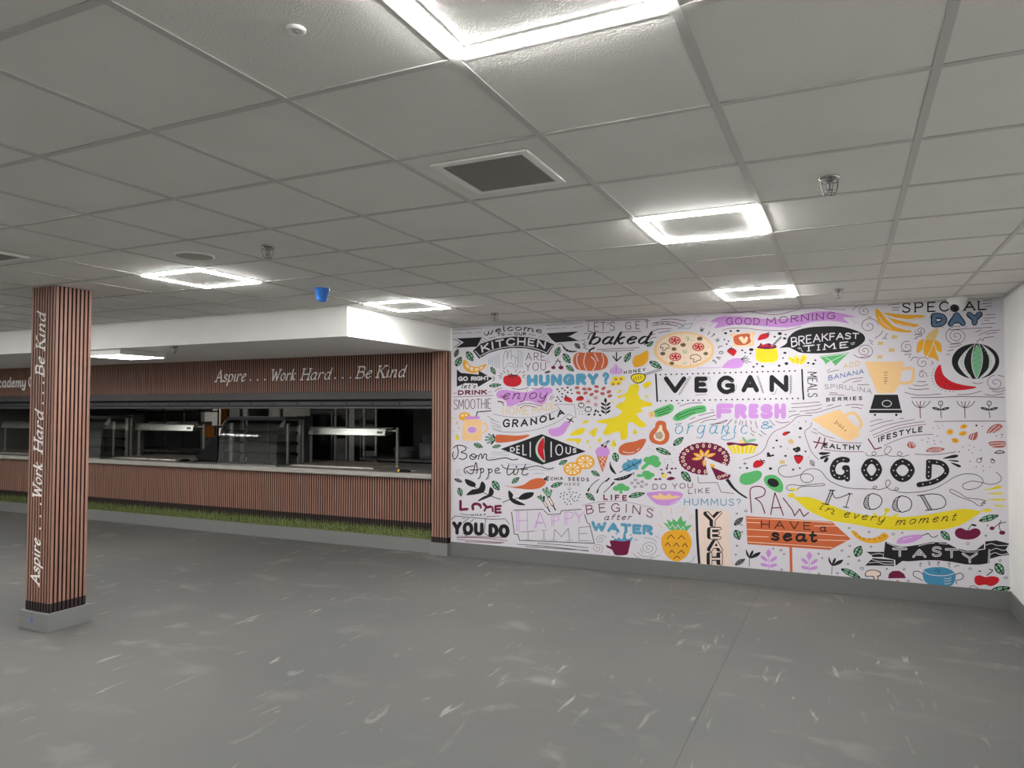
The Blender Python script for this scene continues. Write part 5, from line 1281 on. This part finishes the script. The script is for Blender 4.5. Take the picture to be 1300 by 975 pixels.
P('yellow', '-465,140 -400,136 -330,140 -250,168 -170,200 -80,236 0,260 90,280 170,291 290,292 420,300 530,293 640,280 740,262 840,245 900,236 960,235 1070,258 1000,312 940,350 880,376 780,402 690,408 600,409 400,409 300,404 200,395 100,376 0,356 -80,345 -170,330 -290,278 -350,245 -390,215')
Em('yellow', '-490,122,30,20'); S('yellow', 12, '-480,130 -455,148'); Em('yellow', '300,244,26,15 375,284,16,12 195,278,14,10'); S('yellow', 18, '298,250 280,290/375,284 350,300/198,282 215,300'); S('yellow', 12, '1060,258 1110,248'); P('yellow', '1085,250 1110,236 1145,234 1168,246 1140,258 1110,260')
T('black', 'in', -265, 236, -145, 282, 74, 6, slant=.35); T('black', 'every', -62, 302, 272, 348, 70, 6, slant=.3, gap=36); T('black', 'moment', 366, 372, 862, 330, 68, 6, slant=.3, gap=38)
lettering('K', 'thin maroon capitals reading RAW')
S('maroon', 9, '352,330 344,230 340,150 362,120 420,114 462,140 450,190 380,212/380,212 430,250 462,336/510,346 540,188 552,184 615,352/520,292 596,288'); S('maroon', 9, '613,210 690,310 706,356 750,300 782,362 822,330', False)
M('signboard_drawing', 'K', 'brown wooden sign reading HAVE a seat')
S('orange', 22, '675,618 680,840'); P('orange', '306,358 1015,405 1170,548 998,638 318,590', False)
S('cream', 5, '312,376 560,386 860,402 1015,416/315,410 420,414/868,440 1060,440/318,468 640,486 1120,520/318,525 492,530/900,555 1160,562/320,572 700,596 1018,618')
T('black', 'HAVE', 430, 458, 842, 474, 66, 8, gap=46); T('black', 'a', 914, 487, 970, 490, 66, 9); T('black', 'seat', 512, 562, 892, 578, 104, 20, gap=30)
for x, dx in ((333, 0), (1014, 0)):
    M('tulip_drawing', 'K', 'black tulip sprout'); y = 0 if x < 600 else 62
    S('black', 5, '%g,%g %g,%g' % (x + 3, 685 + y, x - 1, 775 + y)); P('black', '%g,%g %g,%g %g,%g %g,%g' % (x - 28, 632 + y, x - 8, 668 + y, x + 4, 705 + y, x - 22, 680 + y)); P('black', '%g,%g %g,%g %g,%g %g,%g' % (x + 28, 640 + y, x + 32, 665 + y, x + 6, 706 + y, x + 6, 670 + y)); P('black', '%g,%g %g,%g %g,%g %g,%g' % (x + 94, 656 + y, x + 70, 690 + y, x + 8, 708 + y, x + 45, 668 + y))
for x, y in ((493, 0), (828, 22)):
    M('sprig_drawing', 'K', 'purple sprig beside the sign post')
    S('purple', 5, '%g,%g %g,%g' % (x, 690 + y, x - 1, 808 + y)); P('purple', '%g,%g %g,%g %g,%g %g,%g' % (x, 632 + y, x + 23, 662 + y, x, 698 + y, x - 22, 662 + y))
    for dx, dy, r in ((-38, 708, 38), (40, 714, -35), (-34, 762, 15), (36, 766, -15)): Em('purple', '%g,%g,36,14,%g' % (x + dx, dy + y, r))
leaf('K', '245,402,98,46,-40', 'grey'); leaf('K', '235,513,88,62,68'); leaf('K', '257,737,98,40,-30', 'grey'); leaf('K', '1170,830,178,50,25')
M('ring_drawing', 'K'); O('black', 4, '305,316,11,8 230,338,7,5 595,640,11,8 600,800,9,6 905,668,8,5 1060,830,9,7 1098,643,10,6 1238,725,8,6 272,490,7,6 268,432,8,6 232,603,8,5 222,677,6,5 530,628,6,5 620,672,7,5 935,705,6,5 1162,605,9,6 1155,693,8,5 1148,752,8,5 908,833,8,5 1262,790,14,10 1145,868,7,5 1158,458,9,6')
M('pineapple_drawing', 'J')
S('tan', 8, '703,383 722,442/790,348 798,402/910,354 886,392/974,413 942,447/684,487 726,520/950,545 988,534')
P('green', '728,474 770,490 758,448 802,476 805,443 842,470 875,420 892,470 917,458 910,506 968,494 920,552 850,538 780,538', False); S('paper', 5, '765,490 785,525 805,492 828,530 850,495 872,535 895,510 905,540', False)
P('mustard', '711,622 735,570 790,541 850,536 920,546 955,600 962,660 930,742 880,786 830,797 778,772 730,712')
S('black', 6, '760,612 792,578 822,608/850,612 880,584 908,612/745,668 765,642 787,672/815,672 838,645 860,675/886,676 908,648 930,680/782,726 800,704 820,728/850,730 880,705 902,732/815,775 840,752 865,772', False)
M('sign_drawing', 'J', 'tall blush board reading YEAH with a black bar')
P('blush', '1020,372 1272,378 1290,860 1040,840', False); S('black', 21, '1003,373 1010,600 1026,822')
for ch, x0, x1, yb, h in (('Y', 1058, 1200, 512, 128), ('E', 1090, 1196, 614, 100), ('A', 1088, 1208, 716, 100), ('H', 1086, 1206, 828, 108)):
    T('black', ch, x0, yb, x1 - 4, yb, h, 36); T('black', ch, x0 + 20, yb + 3, x1 + 14, yb + 3, h + 4, 28); T('blush', ch, x0 + 27, yb - 3, x1 + 8, yb - 3, h - 9, 15)
lettering('J', 'lettering reading LIFE BEGINS after')
T('maroon', 'LIFE', 234, 290, 430, 298, 48, 11, serif=5, gap=60); T('maroon', 'BEGINS', 96, 410, 642, 442, 74, 8, arc=34, gap=62); T('plum', 'after', 238, 458, 462, 456, 52, 6.5, slant=.25, gap=36); S('grey', 3.5, '60,335 200,306 360,300 480,318 660,360')
lettering('J', 'heavy blue lettering reading WATER')
T('blue', 'WATER', 134, 546, 644, 584, 84, 26, gap=30); Em('paper', '170,500,6,5 190,510,5,4 240,500,5,4 350,520,5,4 430,490,5,4 590,540,5,4 610,560,5,4')
M('cup_drawing', 'J', 'maroon cup with a blue splash')
P('blue', '320,622 330,605 345,612 365,600 385,616 396,600 404,556 418,558 422,604 445,612 470,595 476,602 452,638 340,638'); P('blue', '300,590 315,588 325,602 310,602'); P('blue', '450,580 472,572 462,584'); P('blue', '335,562 348,568 345,580'); P('blue', '488,614 520,618 505,624')
P('maroon', '292,625 400,632 456,625 445,700 430,740 380,748 330,742 305,702 265,682 261,662 298,672')
spiral('J', '210,616,38,1.7,1 185,690,50,1.9,2 608,688,72,2.2,.5', 'grey', 4); lines('J', 'grey', 4, '480,730 520,765 600,782 700,745/515,720 560,755 640,762/535,690 560,730/270,720 285,735/310,742 350,765 420,765/570,602 640,612 672,640/660,585 690,602/920,806 960,800 985,755/225,578 260,602')
M('melon_slice_drawing', 'L'); P('mustard', '5,416 40,420 90,465 150,476 220,463 270,431 314,456 285,492 220,516 130,513 60,482 20,446'); S('black', 4.5, '45,435 38,446/80,460 72,472/112,472 108,486/152,478 152,490/195,482 202,492/235,470 244,478/268,452 280,462')
M('sweet_drawing', 'L', 'purple wrapped sweet'); P('purple', '380,502 410,470 500,450 575,447 586,470 520,506 430,521 385,518'); S('paper', 6, '430,490 470,475 510,468'); S('black', 6, '585,456 640,438 660,460 690,468 720,450/620,440 640,436')
leaf('L', '1140,310,170,52,-15'); leaf('L', '782,455,106,56,45'); leaf('L', '62,583,100,74,-62'); leaf('L', '1228,730,114,74,55'); leaf('L', '1225,908,190,70,-15')
M('cherry_drawing', 'L', 'big maroon cherry'); P('maroon', '859,440 870,405 910,391 965,413 1020,394 1060,405 1071,440 1030,476 965,488 890,476'); S('black', 6, '965,412 985,380 1002,360'); Em('black', '1016,368,24,9,10')
M('cherry_drawing', 'L', 'small pair of maroon cherries'); Em('maroon', '1166,394,21,15 1250,431,26,17'); S('black', 6, '1180,390 1230,350 1240,330/1242,420 1225,385 1232,345/1225,355 1282,342')
M('banner_drawing', 'L', 'black wavy ribbon reading TASTY')
P('black', '130,588 275,588 265,632 182,632 165,612', False); P('black', '118,702 180,640 355,655 360,706 250,702', False); P('black', '366,655 432,660 370,705', False)
P('black', '1035,572 1100,520 1100,562', False); P('black', '1110,502 1200,494 1310,520 1280,570 1310,612 1220,626 1150,646 1150,565 1110,575', False)
S('paper', 5, '1110,535 1160,520 1210,535 1300,535/1150,580 1200,560 1250,575 1300,570/1150,612 1190,595 1240,612 1300,600/165,612 230,602 270,610/170,650 230,665 350,672/150,680 220,675 280,690 355,690')
P('black', '285,503 350,530 430,548 560,530 660,508 780,510 880,560 960,580 1060,575 1147,560 1142,682 1060,694 950,692 840,672 720,657 600,657 480,667 400,662 270,632', False)
S('paper', 5, '300,515 360,540 420,552/560,540 640,520 690,516/730,518 800,525/870,560 940,588 1050,588/1140,568 1132,680')
for ch, x0, x1, yb, h in (('T', 342, 468, 630, 76), ('A', 508, 624, 638, 74), ('S', 668, 752, 630, 88), ('T', 776, 888, 640, 82), ('Y', 916, 1048, 682, 88)): T('paper', ch, x0, yb, x1, yb, h, 19); T('black', ch, x0 + 7, yb - 7, x1 - 7, yb - 7, h - 14, 5)
lines('L', 'black', 5, '570,678 582,685 568,698 580,710/640,668 655,678 642,690 656,700/715,668 735,675 715,688 730,702/800,682 822,685 805,702 820,715/855,715 880,700 892,708', 'steam_drawing')
M('pot_drawing', 'L', 'blue two handled pot')
S('black', 6, '592,772 560,750 520,752 518,785 555,806 592,826/858,778 905,764 930,790 910,815 868,826 875,852')
P('pot', '593,770 605,735 660,718 740,714 810,728 860,765 862,820 832,866 760,879 680,871 610,831'); S('paper', 6, '600,745 640,772 720,785 800,782 852,765'); S('paper', 5, '770,805 800,810 830,798/770,828 800,830 828,818/772,850 800,852 825,842'); S('black', 5, '698,748 705,735 725,736 732,750 715,756')
M('apple_drawing', 'L', 'pair of red apples'); P('red', '1020,822 1030,790 1070,782 1112,796 1165,789 1215,800 1223,830 1190,861 1150,871 1110,859 1060,866 1030,851'); S('black', 8, '1122,782 1172,744 1144,732'); Em('black', '1065,748,12,5')
M('mushroom_drawing', 'L'); P('black', '116,772 138,742 190,736 245,753 245,788 224,794 230,820 192,820 182,794 128,794'); P('blush', '124,770 142,748 190,742 238,757 238,782 216,786 222,813 198,813 188,788 132,787')
M('mushroom_drawing', 'L', 'maroon mushroom cap on an orange stem'); P('maroon', '308,807 315,770 345,746 400,744 440,770 456,806', False); P('orange', '368,856 385,820 417,856')
M('mushroom_drawing', 'L', 'outlined mushroom cut by the skirting'); S('black', 5, '960,905 985,895 985,875 1020,870 1058,895 1060,915/975,910 1000,900')
M('ring_drawing', 'L'); O('black', 4, '152,425,9,7 350,442,12,8 425,432,7,5 168,545,9,6 68,660,9,6 92,725,13,10 298,728,7,5 440,732,10,8 475,828,10,8 985,727,11,7 1232,660,10,7 1128,370,6,5 1115,455,9,6 965,520,13,9 1280,802,14,8')
drop()
